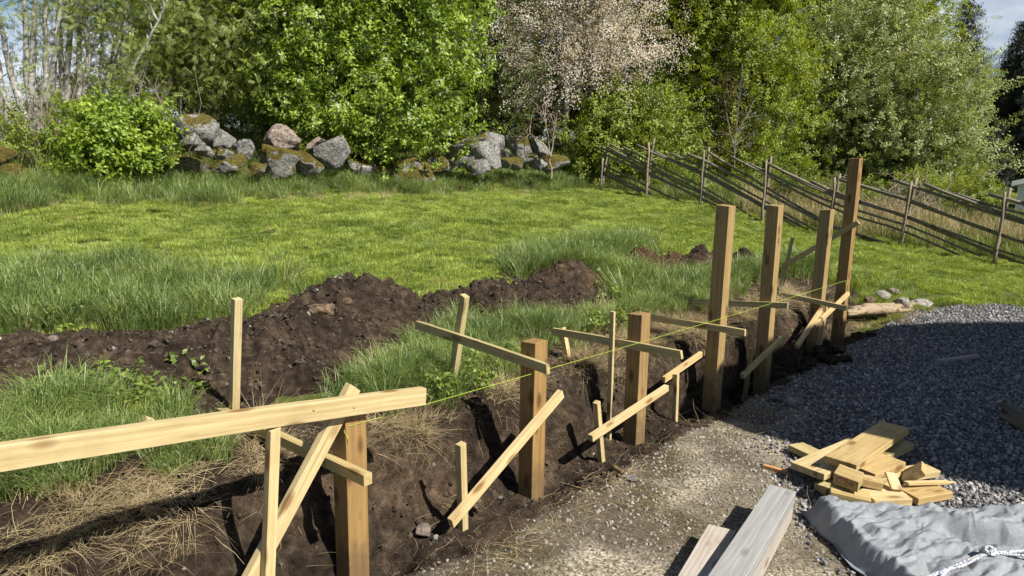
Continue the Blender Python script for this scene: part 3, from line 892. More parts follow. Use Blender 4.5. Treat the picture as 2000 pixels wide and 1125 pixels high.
# ------------------------------------------------------------------ soil heaps
HEAPS = [
    ('soil_heap', 'soil', 'long heap of dark dug soil behind the tall thin stake', [(0.25, 2.25, 0.62, 0.50, 0.30), (-0.35, 1.95, 0.75, 0.50, 0.20), (-1.1, 2.05, 0.75, 0.5, 0.15), (-1.9, 2.35, 0.7, 0.5, 0.14), (-2.6, 2.6, 0.9, 0.5, 0.14), (-0.75, 1.5, 0.5, 0.42, 0.10), (-1.25, 1.45, 0.4, 0.40, 0.08), (-3.6, 2.8, 0.9, 0.5, 0.13)]),
    ('soil_heap', 'soil', 'dark soil heap with two humps at the lawn edge behind the short posts', [(1.55, 1.95, 0.42, 0.30, 0.18), (2.05, 1.7, 0.5, 0.36, 0.18), (2.75, 1.95, 0.42, 0.34, 0.25), (2.3, 1.35, 0.4, 0.25, 0.10), (1.15, 2.2, 0.3, 0.25, 0.09)]),
    ('soil_heap', 'soil_red', 'small reddish soil heap among tall grass', [(4.35, 2.1, 0.36, 0.30, 0.20), (4.85, 1.95, 0.42, 0.28, 0.15)]),
    ('soil_heap', 'soil', 'small dark soil heap in grass beyond the tall post', [(5.25, 1.75, 0.44, 0.30, 0.20), (5.95, 1.55, 0.36, 0.26, 0.16)]),
]
def heap_h(s, t, lobes):
    h = np.zeros_like(np.asarray(s, float))
    for (cs, ct, rs, rt, hh) in lobes:
        h = np.maximum(h, hh * 1.25 * np.exp(-(((s - cs) / rs) ** 2 + ((t - ct) / rt) ** 2))) + 0.12 * hh * np.exp(-(((s - cs) / rs) ** 2 + ((t - ct) / rt) ** 2))
    return h - 0.045 + 0.02 * fbm(s * 5, t * 5, 0, 52, 3)
def in_heap(s, t, m=0.0):
    r = np.zeros(np.shape(s), bool)
    for _, _, _, lb in HEAPS:
        r |= heap_h(s, t, lb) > m
    return r
clod_p = {'soil': [], 'soil_red': []}
for nm, mt, lb, lobes in HEAPS:
    L_ = np.array(lobes)
    s0, s1 = (L_[:, 0] - 2 * L_[:, 2]).min(), (L_[:, 0] + 2 * L_[:, 2]).max()
    t0, t1 = (L_[:, 1] - 2 * L_[:, 3]).min(), (L_[:, 1] + 2 * L_[:, 3]).max()
    hs, ht = np.arange(s0, s1, 0.022), np.arange(t0, t1, 0.022)
    HS, HT = np.meshgrid(hs, ht, indexing='ij')
    h = heap_h(HS, HT, lobes)
    rough_ = sm(-0.01, 0.05, h)
    z = np.maximum(G(HS, HT), ZG(HS, HT)) + h + rough_ * (0.036 * fbm(HS * 10, HT * 10, 0, 55, 4, 0.65) + 0.045 * np.abs(fbm(HS * 4, HT * 4, 0, 57, 3)))
    hx, hy = st2xy(HS, HT)
    F = grid_faces(len(hs), len(ht)); ok = (h > -0.02).ravel(); F = F[ok[F].all(1)]
    V = np.stack([hx, hy, z], 2).reshape(-1, 3)
    used = np.unique(F); rem = np.zeros(len(V), int); rem[used] = np.arange(len(used))
    o = mesh_obj(nm, V[used], rem[F], mt, smooth=True)
    tag(o, lb, 'soil heap', 'heaps of dug soil')
    cand = np.argwhere(h > 0.01); k = RNG.integers(0, len(cand), int(len(cand) * 0.42))
    c = cand[k]
    clod_p[mt].append(np.stack([hx[c[:, 0], c[:, 1]], hy[c[:, 0], c[:, 1]], z[c[:, 0], c[:, 1]]], 1) + RNG.normal(size=(len(k), 3)) * [0.01, 0.01, 0])
CLOD = [proto('clod', rock_verts(ICO2[0], 1, RNG.uniform(0.6, 1), 0.7, 500 + i, 7, 0.6, (0.3, 0.8)), ICO2[1], 'soil_clod') for i in range(5)]
bc_ = np.concatenate([q[RNG.permutation(len(q))[:max(6, len(q) // 90)]] for q in clod_p['soil']])
o = scatter('soil_clods', bc_, RNG.uniform(0, 6.28, (len(bc_), 3)), RNG.uniform(0.022, 0.055, len(bc_)), CLOD)
tag(o, 'larger broken soil lumps on the heaps', 'soil clods', kind='stuff')
CLODR = [proto('clod_red', rock_verts(ICO2[0], 1, 1, 0.8, 510 + i, 4, 0.25), ICO2[1], 'red_clod') for i in range(4)]
# clods on bank slope too
bs_, bt_ = RNG.uniform(-4, 5.6, 5200), RNG.uniform(-0.25, 0.75, 5200)
bx_, by_ = st2xy(bs_, bt_)
clod_p['soil'].append(np.stack([bx_, by_, bank_z(bs_, bt_)], 1))
for key, pr, lab in (('soil', CLOD, 'loose dark soil clods'), ('soil_red', CLODR, 'loose reddish soil clods')):
    p = np.concatenate(clod_p[key])
    n = len(p)
    sc = 0.004 + 0.024 * RNG.uniform(size=n) ** 3.0
    o = scatter('soil_clods', p, RNG.uniform(0, 6.28, (n, 3)), sc, pr)
    tag(o, lab, 'soil clods', kind='stuff')

# ------------------------------------------------------------------ gravel stones
PEB = [proto('pebble', rock_verts(ICO2[0], 1, RNG.uniform(0.7, 1), RNG.uniform(0.5, 0.75), 520 + i, 9, 0.08), ICO2[1], 'gravel_stone') for i in range(7)]
PEBF = [proto('pebble_fine', rock_verts(ICO1[0], 1, 0.8, 0.6, 530 + i, 5, 0.1), ICO1[1], 'fine_stone') for i in range(5)]
def view_pts(n, x0, x1, y0, y1):
    x, y = RNG.uniform(x0, x1, n), RNG.uniform(y0, y1, n)
    k = (x < 0.78 * y + 0.6) & (x > -0.78 * y - 0.8)
    return x[k], y[k]
x, y = view_pts(125000, 1.6, 8.2, 2.2, 9.6)
cf = x - coarse_x(y) + 0.22 * fbm(x * 2.2, y * 2.2, 0, 61, 3)
k = yard_inside(x, y) & (cf > RNG.uniform(-0.45, 0.25, len(x)))
x, y = x[k], y[k]
n = len(x)
o = scatter('gravel', np.stack([x, y, yard_z(x, y) + RNG.uniform(-0.004, 0.012, n)], 1), RNG.uniform(0, 6.28, (n, 3)) * [0.25, 0.25, 1], 0.006 + 0.014 * RNG.uniform(size=n) ** 1.6, PEB)
tag(o, 'coarse grey crushed gravel of the yard', 'gravel', kind='stuff')
x, y = view_pts(110000, -2.2, 5.2, 2.0, 9.0)
cf = x - coarse_x(y)
dens = fbm(x * 1.2, y * 1.2, 0, 63, 3)
k = yard_inside(x, y) & (cf < 0.2) & (RNG.uniform(size=len(x)) < 0.55 + 0.6 * dens)
x, y = x[k], y[k]; n = len(x)
o = scatter('pebbles', np.stack([x, y, yard_z(x, y) + 0.001], 1), RNG.uniform(0, 6.28, (n, 3)) * [0.2, 0.2, 1], 0.003 + 0.013 * RNG.uniform(size=n) ** 3.6, PEBF)
tag(o, 'small pale pebbles trodden into the yard', 'pebbles', kind='stuff')

# ------------------------------------------------------------------ grass
def put(name, s, t, protos, smin, smax, label, tilt=0.15, zoff=0.0, hvar=None, z=None):
    x, y = st2xy(s, t)
    n = len(s)
    zz = (ZG(s, t) if z is None else z) + zoff
    sc = RNG.uniform(smin, smax, n)
    if hvar is not None: sc = sc * hvar
    rot = np.stack([RNG.normal(size=n) * tilt, RNG.normal(size=n) * tilt, RNG.uniform(0, 6.28, n)], 1)
    o = scatter(name, np.stack([x, y, zz], 1), rot, sc, protos)
    return tag(o, label, 'grass', kind='stuff')
def field(n, s0, s1, t0, t1):
    s, t = RNG.uniform(s0, s1, n), RNG.uniform(t0, t1, n)
    x, y = st2xy(s, t)
    k = (np.abs(x) < 0.80 * y + 0.7) & (y > 1.2)
    return s[k], t[k]
def not_yard(s, t):
    x, y = st2xy(s, t)
    return ~yard_inside(x, y)
# mown lawn
s, t = field(5600, -4, 12.2, -6.0, 9.2)
x, y = st2xy(s, t)
k = not_yard(s, t) & ~in_heap(s, t, -0.01) & ((t > 1.1) | (s > 6.3)) & ~((np.abs(t) < 1.3) & (s < 6.6))
put('lawn_grass', s[k], t[k], LAWN, 0.8, 1.25, 'short mown lawn grass')
s, t = field(3600, -4, 12.2, -6.0, 9.0)
k = not_yard(s, t) & ~in_heap(s, t, -0.02) & ((t > 1.3) | (s > 6.6)) & (fbm(s * 0.9, t * 0.9, 0, 71, 3) > 0.15)
put('lawn_grass', s[k], t[k], MIDG, 0.35, 0.7, 'slightly longer patches of lawn grass')
# long grass areas: (s, t, rs, rt, n, scale)
ls, lt, lh = [], [], []
def clump(cs, ct, rs, rt, n, h):
    s = cs + rs * RNG.normal(size=n) * 0.55; t = ct + rt * RNG.normal(size=n) * 0.55
    ls.append(s); lt.append(t); lh.append(h * RNG.uniform(0.7, 1.15, n))
clump(3.6, 2.35, 0.7, 0.75, 340, 0.95); clump(4.7, 2.95, 0.9, 0.4, 240, 0.95); clump(3.4, 1.6, 0.7, 0.5, 160, 0.7)
clump(5.6, 1.4, 0.7, 0.4, 170, 0.75); clump(4.6, 1.3, 0.7, 0.4, 120, 0.7); clump(6.5, 1.0, 0.45, 0.3, 90, 0.9)
clump(-0.3, 0.85, 0.45, 0.22, 130, 0.62); clump(0.4, 0.85, 0.4, 0.2, 90, 0.5); clump(0.1, 1.15, 0.5, 0.25, 110, 0.62)
clump(1.35, 1.15, 0.35, 0.3, 90, 0.6); clump(2.0, 0.95, 0.3, 0.2, 60, 0.5); clump(0.75, 1.25, 0.3, 0.2, 60, 0.6)
clump(-2.3, 1.08, 0.4, 0.2, 170, 0.62); clump(-2.9, 1.25, 0.5, 0.25, 150, 0.7); clump(-2.15, 1.5, 0.22, 0.25, 70, 0.8); clump(-2.7, 1.45, 0.4, 0.2, 80, 0.65); clump(-1.65, 1.25, 0.08, 0.1, 9, 0.6)
clump(3.6, 0.85, 0.5, 0.15, 60, 0.5); clump(2.9, 1.0, 0.4, 0.2, 70, 0.55); clump(-1.75, 0.8, 0.15, 0.12, 25, 0.55)
clump(0.85, 1.75, 0.25, 0.25, 40, 0.6); clump(7.6, 0.2, 0.5, 0.4, 60, 0.5)
s, t = field(2600, -4.5, 0.9, 2.5, 5.0)
k = ~in_heap(s, t, 0.0) & (RNG.uniform(size=len(s)) < 0.95 * sm(0.9, -0.4, s + 0.45 * (t - 2.6)) + 0.05) & (fbm(s * 1.2, t * 1.2, 0, 73, 3) > -0.45)
ls.append(s[k]); lt.append(t[k]); lh.append(RNG.uniform(0.45, 0.9, k.sum()))
s, t = field(2800, -3, 11.6, 8.1, 9.75)
k = RNG.uniform(size=len(s)) < sm(8.1, 8.9, t + 0.35 * fbm(s * 1.5, t * 0, 0, 75, 3)) * (0.75 + 0.4 * fbm(s * 1.3, t * 1.3, 0, 76, 2))
ls.append(s[k]); lt.append(t[k]); lh.append(RNG.uniform(0.55, 1.1, k.sum()) * (1 - 0.35 * sm(9.0, 9.7, t[k])))
s, t, h = np.concatenate(ls), np.concatenate(lt), np.concatenate(lh)
k = not_yard(s, t) & (t > 0.42 + 0.1 * fbm(s * 3, t * 0, 0, 77, 2)) | (s > 6.2)
k &= ~in_heap(s, t, 0.0)
put('tall_grass', s[k], t[k], TALL, 0.9, 1.15, 'long unmown grass tufts', 0.12, 0, h[k])
s, t, h = s[k], t[k], h[k]
k = RNG.uniform(size=len(s)) < 0.40
put('dry_grass', s[k] + RNG.normal(size=k.sum()) * 0.05, t[k] + RNG.normal(size=k.sum()) * 0.05, DRYB, 0.8, 1.15, 'dry blades among the long grass', 0.2, 0, h[k])
# rough growth beyond fence and wall
s, t = field(3300, 12.0, 22, -9, 10); k = np.ones(len(s), bool)
put('rough_grass', s, t, ROUGH, 0.6, 1.15, 'rough grass beyond the pole fence')
s, t = field(1300, 12.2, 17.5, -6, 5.0)
k = fbm(s * 0.8, t * 0.8, 0, 79, 3) > -0.35
put('dry_stalks', s[k], t[k], DRYSTALK, 0.5, 1.0, 'dry tan stalks standing beyond the pole fence', 0.3)
s, t = field(2600, -4, 20, 10.3, 19)
put('woodland_grass', s, t, ROUGH, 0.5, 1.0, 'dark grass under the trees')
# dry straw: on the bank edge and scattered mats
ss_, st_ = [], []
def straw(cs, ct, rs, rt, n):
    ss_.append(cs + rs * RNG.normal(size=n) * 0.55); st_.append(ct + rt * RNG.normal(size=n) * 0.55)
straw(-0.75, 0.42, 0.35, 0.12, 150); straw(-2.15, 0.45, 0.25, 0.16, 170); straw(-2.55, 0.38, 0.3, 0.16, 130); straw(-1.5, 0.55, 0.25, 0.2, 90)
straw(0.35, 0.55, 0.35, 0.12, 70); straw(1.2, 0.5, 0.4, 0.15, 120); straw(2.0, 0.6, 0.45, 0.22, 240); straw(2.8, 0.55, 0.5, 0.2, 220)
straw(3.9, 0.42, 0.7, 0.15, 280); straw(4.9, 0.5, 0.6, 0.18, 220); straw(2.2, 1.1, 0.3, 0.2, 70); straw(0.55, 1.35, 0.2, 0.15, 45); straw(3.0, 1.2, 0.4, 0.25, 60)
straw(5.9, 0.2, 0.35, 0.2, 90); straw(6.8, -0.25, 0.5, 0.15, 90); straw(-3.2, 0.4, 0.4, 0.15, 80)
s, t = field(700, -3, 10, 7.9, 8.9); ss_.append(s); st_.append(t)
s, t = field(120, -2, 2.5, 0.5, 1.5); ss_.append(s); st_.append(t)
s, t = np.concatenate(ss_), np.concatenate(st_)
k = (t > 0.34 + 0.08 * fbm(s * 3, 0 * s, 0, 78, 2)) | (s > 5)
s, t = s[k], t[k]
k = RNG.uniform(size=len(s)) < np.where(s < 0.2, 0.13, 0.30); s, t = s[k], t[k]
# straw on the slope leans outwards over the edge
put('straw', s, t, STRAW, 0.3, 0.8, 'matted dry straw along the bank edge', 0.35)
def straw_bits(n, s0, s1, t0, t1):
    return RNG.uniform(s0, s1, n), RNG.uniform(t0, t1, n)
STK = []
for i in range(4):
    T_ = Tubes(3); q = np.random.default_rng(600 + i)
    T_.add(np.array([[0, 0, 0], [0.06, q.normal() * 0.008, 0.006], [0.12, q.normal() * 0.015, 0.002], [0.19, q.normal() * 0.03, 0]]), [0.0010, 0.0010, 0.0008, 0.0005])
    STK.append(proto('straw_bit', np.concatenate(T_.V), T_.F, 'straw_blade'))
a1 = straw_bits(600, -1.5, 5.5, -0.55, -0.1); a2 = straw_bits(420, -1.5, 3.5, -1.4, -0.4); a3 = straw_bits(300, -3.4, 0.2, 0.0, 0.6); a4 = straw_bits(300, 0, 5.5, 0.1, 0.6); a5 = straw_bits(160, -2.5, 0.5, 1.2, 2.4)
mats = [(-2.05, 0.62, 0.13, 0.08, 600), (-2.4, 0.52, 0.18, 0.09, 620), (-2.75, 0.50, 0.22, 0.10, 480), (-1.45, 0.55, 0.14, 0.08, 120), (-0.85, 0.46, 0.14, 0.07, 260), (-0.55, -0.42, 0.35, 0.06, 160), (0.35, -0.32, 0.3, 0.05, 140), (2.2, 0.6, 0.4, 0.16, 500), (3.9, 0.45, 0.6, 0.12, 400)]
ms_ = np.concatenate([c + r * RNG.normal(size=n_) for c, _, r, _, n_ in mats]); mt_ = np.concatenate([c + r * RNG.normal(size=n_) for _, c, _, r, n_ in mats])
s, t = np.concatenate([a1[0], a2[0], a3[0], a4[0], ms_]), np.concatenate([a1[1], a2[1], a3[1], a4[1], mt_])
x, y = st2xy(s, t); n = len(s)
zz = np.where(t < -0.3, yard_z(x, y), ZG(s, t)) + 0.004 + RNG.uniform(0, 0.02, n) * (np.arange(n) >= n - len(ms_))
o = scatter('straw_bits', np.stack([x, y, zz], 1), np.stack([RNG.normal(size=n) * 0.2, RNG.normal(size=n) * 0.25, RNG.uniform(0, 6.28, n)], 1), RNG.uniform(0.35, 1.2, n), STK)
tag(o, 'loose dry straws strewn on soil and gravel', 'straw', kind='stuff')
# broad leaved weeds
ws, wt = [], []
for cs, ct, rs, rt, n in ((-1.85, 1.65, 0.35, 0.25, 70), (-0.1, 0.62, 0.3, 0.1, 22), (1.95, 0.85, 0.2, 0.12, 24), (-2.6, 2.9, 0.5, 0.2, 24), (0.35, 0.75, 0.3, 0.12, 20), (-1.2, 3.1, 0.5, 0.2, 20), (2.9, 1.3, 0.3, 0.2, 14), (3.2, 2.3, 0.4, 0.4, 18)):
    ws.append(cs + rs * RNG.normal(size=n) * 0.6); wt.append(ct + rt * RNG.normal(size=n) * 0.6)
s, t = np.concatenate(ws), np.concatenate(wt); k = t > 0.45; s, t = s[k], t[k]
x, y = st2xy(s, t); n = len(s)
D = np.stack([RNG.normal(size=n) * 0.3, RNG.normal(size=n) * 0.3, np.ones(n)], 1)
o = scatter('weeds', np.stack([x, y, ZG(s, t) + RNG.uniform(0.03, 0.12, n)], 1), dir_rot(D, 0.2), RNG.uniform(0.35, 0.75, n), [spray_obj(q) for q in S_WEED])
tag(o, 'low broad leaved weeds among the grass', 'weeds', kind='stuff')

# ================================================================== STONE WALL
WALL = [  # px, py, w, h, Y, material, label
    (352, 324, 142, 66, 12.6, 'granite_moss', 'long low boulder with thick ochre moss on top beside the round bush'),
    (380, 258, 98, 64, 13.2, 'granite', 'big tilted grey angular boulder above the mossy slab'),
    (440, 275, 50, 42, 13.0, 'granite', 'rounded grey boulder right of the big tilted boulder'),
    (367, 278, 46, 30, 12.8, 'granite', 'small pale stone wedged under the tilted boulder'),
    (402, 297, 34, 26, 12.7, 'granite', 'dark small stone between mossy slab and rounded boulder'),
    (436, 303, 42, 26, 12.6, 'granite_halfmoss', 'flat small stone under the rounded boulder'),
    (480, 293, 44, 36, 12.9, 'granite', 'speckled round stone between rounded boulder and mossy dome'),
    (543, 262, 88, 60, 13.6, 'granite_pink', 'large pinkish boulder perched on top of the wall'),
    (535, 318, 92, 66, 13.0, 'granite_moss', 'dome shaped boulder covered in brown moss'),
    (442, 325, 42, 28, 12.4, 'granite_halfmoss', 'pale wedge stone low in the wall beside the mossy slab'),
    (592, 314, 66, 46, 13.3, 'granite_halfmoss', 'half mossy boulder under the perched pink boulder'),
    (648, 303, 62, 74, 13.7, 'granite', 'tall smooth grey boulder ending the left pile'),
    (507, 331, 42, 30, 12.5, 'granite_halfmoss', 'small mossy stone in front of the mossy dome'),
    (460, 314, 38, 26, 12.7, 'granite_moss', 'small mossy stone left of the mossy dome'),
    (615, 285, 50, 30, 13.9, 'granite_pink', 'pinkish stone tucked behind the tall smooth boulder'),
    (798, 330, 100, 62, 15.2, 'granite_halfmoss', 'broad boulder with moss patches below the flowering bird cherry'),
    (856, 327, 48, 50, 15.6, 'granite_moss', 'orange mossed stone right of the broad boulder'),
    (925, 300, 98, 66, 16.0, 'granite', 'large pale angular boulder with a slanting face'),
    (880, 298, 38, 30, 16.2, 'granite', 'dark stone left of the large pale angular boulder'),
    (960, 283, 80, 46, 17.0, 'granite', 'long grey boulder on top of the wall behind the pale one'),
    (1015, 287, 52, 46, 17.2, 'granite_halfmoss', 'upright grey boulder with moss cap near the cherry trunk'),
    (981, 304, 32, 24, 16.5, 'granite', 'small stone under the long top boulder'),
    (985, 318, 30, 22, 16.2, 'granite_halfmoss', 'small low stone beside the pale angular boulder'),
    (1010, 317, 38, 28, 16.8, 'granite_moss', 'dark mossy stone low under the upright boulder'),
    (1037, 312, 36, 24, 17.0, 'granite', 'flat grey stone beside the dark mossy stone'),
    (1051, 323, 32, 24, 17.0, 'granite', 'small grey stone half hidden in grass near the wall end'),
    (1080, 316, 54, 42, 17.6, 'granite_halfmoss', 'last boulder of the wall behind the thin sapling'),
    (938, 322, 50, 34, 15.6, 'granite', 'slanting slab in the grass before the pale angular boulder'),
    (1055, 291, 38, 34, 17.8, 'granite', 'dark shaded boulder between upright boulder and cherry trunk'),
    (8, 305, 46, 40, 11.0, 'granite_moss', 'mossy boulder at the far left above another'),
    (8, 345, 52, 52, 10.6, 'granite_moss', 'lowest mossy boulder cut by the left picture edge'),
    (302, 238, 44, 30, 13.6, 'granite', 'grey stone peeking above the round bush'),
    (318, 285, 44, 36, 13.0, 'granite_halfmoss', 'stone half hidden by the round bush'),
    (700, 330, 60, 36, 14.6, 'granite', 'shaded boulder hidden under bird cherry leaves'),
    (740, 335, 44, 30, 14.9, 'granite_halfmoss', 'shaded stone under the bird cherry left of the broad boulder'),
    (250, 330, 60, 40, 12.6, 'granite_moss', 'mossy stone behind the foot of the round bush'),
]
for i, (px, py, w, h, Y, mt, lab) in enumerate(WALL):
    c = atY(px, py, Y); k = Y / FPX * 1.02
    V = rock_verts(ICO4[0], w * k / 2 * 1.12, w * k / 2 * 0.9, h * k / 2 * 1.14, 700 + i * 3, 15, 0.13, (0.32, 0.8))
    o = mesh_obj('boulder', V, ICO4[1], mt)
    o.data.polygons.foreach_set('use_smooth', np.ones(len(ICO4[1]), bool))
    o.location = [float(q) for q in c]
    o.rotation_euler = (0, random.uniform(-0.25, 0.25), random.uniform(-0.4, 0.4))
    tag(o, lab, 'boulder', 'boulders of the old stone wall')

# ================================================================== ROW OF POSTS AND BATTER BOARDS
PW = 0.116
ROW_S = {1: -1.325, 2: 0.0, 3: 1.15, 4: 2.34, 5: 3.35, 6: 4.60, 7: 5.36}
ROW_TOP = {1: 0.875, 2: 0.965, 3: 0.955, 4: 1.675, 5: 1.63, 6: 1.53, 7: 2.06}
POST_LAB = {1: 'nearest brown post with the long inclined board nailed to it', 2: 'short brown post crossed by the long diagonal brace beside the boulder of the trench',
            3: 'short brown post behind the thin upright lath', 4: 'tall post nearest to the gravel shadow, third from far left of the tall four' ,
            5: 'second of the four tall posts', 6: 'third of the four tall posts with two crossing braces', 7: 'tallest brown post at the far end of the row'}
POST_LAB[2] = 'short brown post with the longest diagonal brace across its foot'
POST_LAB[4] = 'first of the four tall posts, its foot at the tip of the gravel shadow'
LEAN = {1: 0.0, 2: 0.0, 3: -0.008, 4: 0.0, 5: -0.012, 6: 0.004, 7: -0.004}
for i in range(1, 8):
    b = P(ROW_S[i], 0, 0)
    tp = b + np.array([LEAN[i] * ROW_TOP[i], 0, ROW_TOP[i]])
    lumber('fence_post', b - [0, 0, 0.42], tp, PW, PW, N3, 'treated_pale' if i in (4, 5, 6) else 'treated', POST_LAB[i], 'post', 'square posts set in a row', bev=0.004, nseg=5, seed=i)

def face_pt(i, px, py, off=0.0):
    """point seen at px,py on the near side plane of post i (the plane square to the row)"""
    return onpl(px, py, P(ROW_S[i], 0) - A3 * (PW / 2 + off), A3)
def row_pt(px, py, off=0.0):
    """point seen at px,py on the gravel side plane of the posts"""
    return onpl(px, py, P(0, 0) + N3 * (PW / 2 + off), N3)
UP = np.array([0, 0, 1.0])
# level slats back to the bank
SL = [(1, (390, 786), (719, 937), 0.055, 0.045, 'greenish slat on the nearest post, reaching back to the tall thin stake'),
      (2, (814, 634), (1071, 721), 0.060, 0.030, 'slat nailed across the short post and a leaning stake'),
      (3, (1080, 647), (1332, 693), 0.058, 0.028, 'slat nailed across the short post behind the thin lath'),
      (4, (1258, 619), (1456, 650), 0.055, 0.028, 'lower level slat across the first tall post'),
      (5, (1348, 590), (1539, 597), 0.055, 0.028, 'level slat across the second tall post'),
      (6, (1480, 566), (1653, 602), 0.052, 0.028, 'slat across the third tall post, ending before the tallest post')]
for i, p, q, w, th, lab in SL:
    off = th / 2 + 0.002
    lumber('slat', face_pt(i, *p, off), face_pt(i, *q, off), w, th, UP, 'fresh_green', lab, 'slat', 'slats across the posts', bow=0.004, seed=i * 3)
i = 7
lumber('slat', face_pt(7, 1530, 520, 0.016), face_pt(7, 1677, 434, 0.016), 0.055, 0.028, UP, 'fresh_green', 'inclined slat rising across the tallest post', 'slat', 'slats across the posts', seed=31)
# stakes behind slats:  post index, px top, px foot, width, label
ST = [(1, (463, 583), (456, 858), 0.046, 0.046, 'tall thin stake standing in the soil at the end of the greenish slat', 'fresh'),
      (2, (908, 577), (887, 722), 0.050, 0.045, 'leaning stake behind the slat of the second post', 'fresh_green'),
      (3, (1098, 640), (1104, 672), 0.040, 0.040, 'short stake hidden at the end of the slat by the soil heap', 'fresh'),
      (4, (1262, 608), (1262, 650), 0.036, 0.036, 'stake tip showing above the short post with the lath', 'fresh'),
      (5, (1354, 578), (1354, 616), 0.030, 0.030, 'small stake tip in tall grass behind the first tall post', 'fresh'),
      (7, (1548, 464), (1532, 535), 0.036, 0.036, 'short leaning stake at the low end of the inclined slat', 'fresh_green'),
      (6, (1508, 540), (1524, 575), 0.022, 0.022, 'thin stick leaning behind the second tall post', 'weathered')]
for i, p, q, w, th, lab, mt in ST:
    a_, b_ = face_pt(i, *p, -th / 2 - 0.003), face_pt(i, *q, -th / 2 - 0.003)
    d = (b_ - a_) / np.linalg.norm(b_ - a_)
    lumber('stake', b_ + d * 0.22, a_, w, th, N3, mt, lab, 'stake', 'stakes holding the slats', seed=i + 50)
# thin lath before post 3
a_, b_ = face_pt(3, 1197, 608, 0.06), face_pt(3, 1190, 822, 0.06)
lumber('lath', b_ + (b_ - a_) * 0.25, a_, 0.036, 0.024, N3, 'fresh', 'thin upright lath standing before the slat of the third post', 'lath', seed=77)

# long inclined board on the nearest post
bo = lumber('inclined_board', row_pt(-220, 926, 0.024), row_pt(827, 773, 0.024), 0.088, 0.045, UP, 'fresh', 'long inclined board nailed to the nearest post, leaving the picture at left', 'board', bow=0.006, nseg=14, seed=5)
for (px, py) in ((692, 796), (613, 801)):
    c = row_pt(px, py, 0.0475)
    T_ = Tubes(8); T_.add(np.array([c - N3 * 0.004, c + N3 * 0.0015]), 0.004)
    nail = T_.build('nail', 'steel')
    nail.parent = bo; nail.matrix_parent_inverse = bo.matrix_world.inverted()
# stud under it and diagonal brace
lumber('stud', row_pt(521, 1180, 0.024), row_pt(534, 836, 0.024) , 0.046, 0.045, A3, 'fresh', 'upright stud under the inclined board', 'stud', seed=9)
lumber('brace', row_pt(470, 1165, -0.024), row_pt(690, 755, -0.024), 0.070, 0.040, A3, 'fresh', 'diagonal brace crossing behind the upright stud', 'brace', 'diagonal braces', seed=12)
# braces along the row
BR = [((880, 1022), (1096, 768), 0.052, 0.040, 'longest diagonal brace leaning on the second post', 0.022, 'fresh'),
      ((1153, 856), (1302, 757), 0.048, 0.038, 'diagonal brace low on the post behind the thin lath', 0.022, 'fresh'),
      ((1296, 742), (1412, 662), 0.048, 0.032, 'brace passing behind the first tall post', -PW - 0.02, 'fresh'),
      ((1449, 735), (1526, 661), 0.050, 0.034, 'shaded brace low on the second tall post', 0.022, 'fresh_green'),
      ((1556, 677), (1606, 602), 0.050, 0.036, 'steeper of the two braces on the third tall post', 0.022, 'fresh'),
      ((1590, 637), (1657, 573), 0.046, 0.034, 'brace between the third tall post and the tallest post', 0.022, 'fresh')]
for k, (p, q, w, th, lab, off, mt) in enumerate(BR):
    lumber('brace', row_pt(*p, off), row_pt(*q, off), w, th, UP + A3 * 0.2, mt, lab, 'brace', 'diagonal braces', seed=20 + k)
SK = [((900, 866), (904, 1014), 0.044, 'stake at the foot of the longest diagonal brace', -0.02, 'fresh'),
      ((1165, 785), (1173, 880), 0.040, 'stake at the foot of the brace behind the thin lath', -0.02, 'fresh'),
      ((1321, 730), (1319, 794), 0.036, 'stake holding the brace behind the first tall post', -PW + 0.02, 'fresh'),
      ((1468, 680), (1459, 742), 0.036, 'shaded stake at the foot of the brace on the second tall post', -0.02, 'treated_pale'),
      ((1614, 590), (1602, 668), 0.036, 'slim stake between the crossing braces of the tall posts', -0.02, 'fresh')]
for k, (p, q, w, lab, off, mt) in enumerate(SK):
    a_, b_ = row_pt(*p, off), row_pt(*q, off)
    lumber('stake', b_ + (b_ - a_) / np.linalg.norm(b_ - a_) * 0.2, a_, w, w, A3, mt, lab, 'stake', 'stakes holding the braces', seed=40 + k)

# string line
T_ = Tubes(5)
a_, b_ = row_pt(688, 831, 0.004), row_pt(1652, 548, 0.004)
u = np.linspace(0, 1, 24)[:, None]
pts = a_ + (b_ - a_) * u; pts[:, 2] -= 0.012 * np.sin(u[:, 0] * math.pi)
T_.add(pts, 0.0012)
T_.add(np.array([a_, a_ + [-0.02, -0.01, 0.004], a_ + [-0.035, -0.02, -0.02], a_ + [-0.02, -0.02, -0.05], a_ + [-0.015, -0.02, -0.075]]), 0.0017)
T_.add(np.array([b_, b_ + [0.006, -0.005, -0.05], b_ + [0.008, -0.005, -0.14]]), 0.0017)
o = T_.build('string_line', 'string_lime')
tag(o, 'lime yellow string stretched along the whole row of posts', 'string')

# ================================================================== LOOSE THINGS ON THE YARD
def lie(name, p, z1, q, z2, w, th, m, lab, cat, group=None, wide=None, **kw):
    A_, B_ = gz(*p, z1), gz(*q, z2)
    d = B_ - A_
    wd = np.cross(UP, d) if wide is None else np.asarray(wide, float)
    A_[2] -= th / 2; B_[2] -= th / 2
    return lumber(name, A_, B_, w, th, wd, m, lab, cat, group, **kw)
OG = 'wooden offcuts thrown on the pile'
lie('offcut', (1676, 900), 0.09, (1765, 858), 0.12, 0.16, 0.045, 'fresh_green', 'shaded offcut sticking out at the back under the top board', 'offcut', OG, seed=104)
lie('offcut', (1554, 866), 0.07, (1620, 897), 0.075, 0.13, 0.045, 'fresh_green', 'pale offcut at the back left of the pile', 'offcut', OG, seed=103)
lie('offcut', (1577, 914), 0.135, (1690, 864), 0.14, 0.225, 0.045, 'fresh', 'widest board in the pile, under the top board', 'offcut', OG, seed=102)
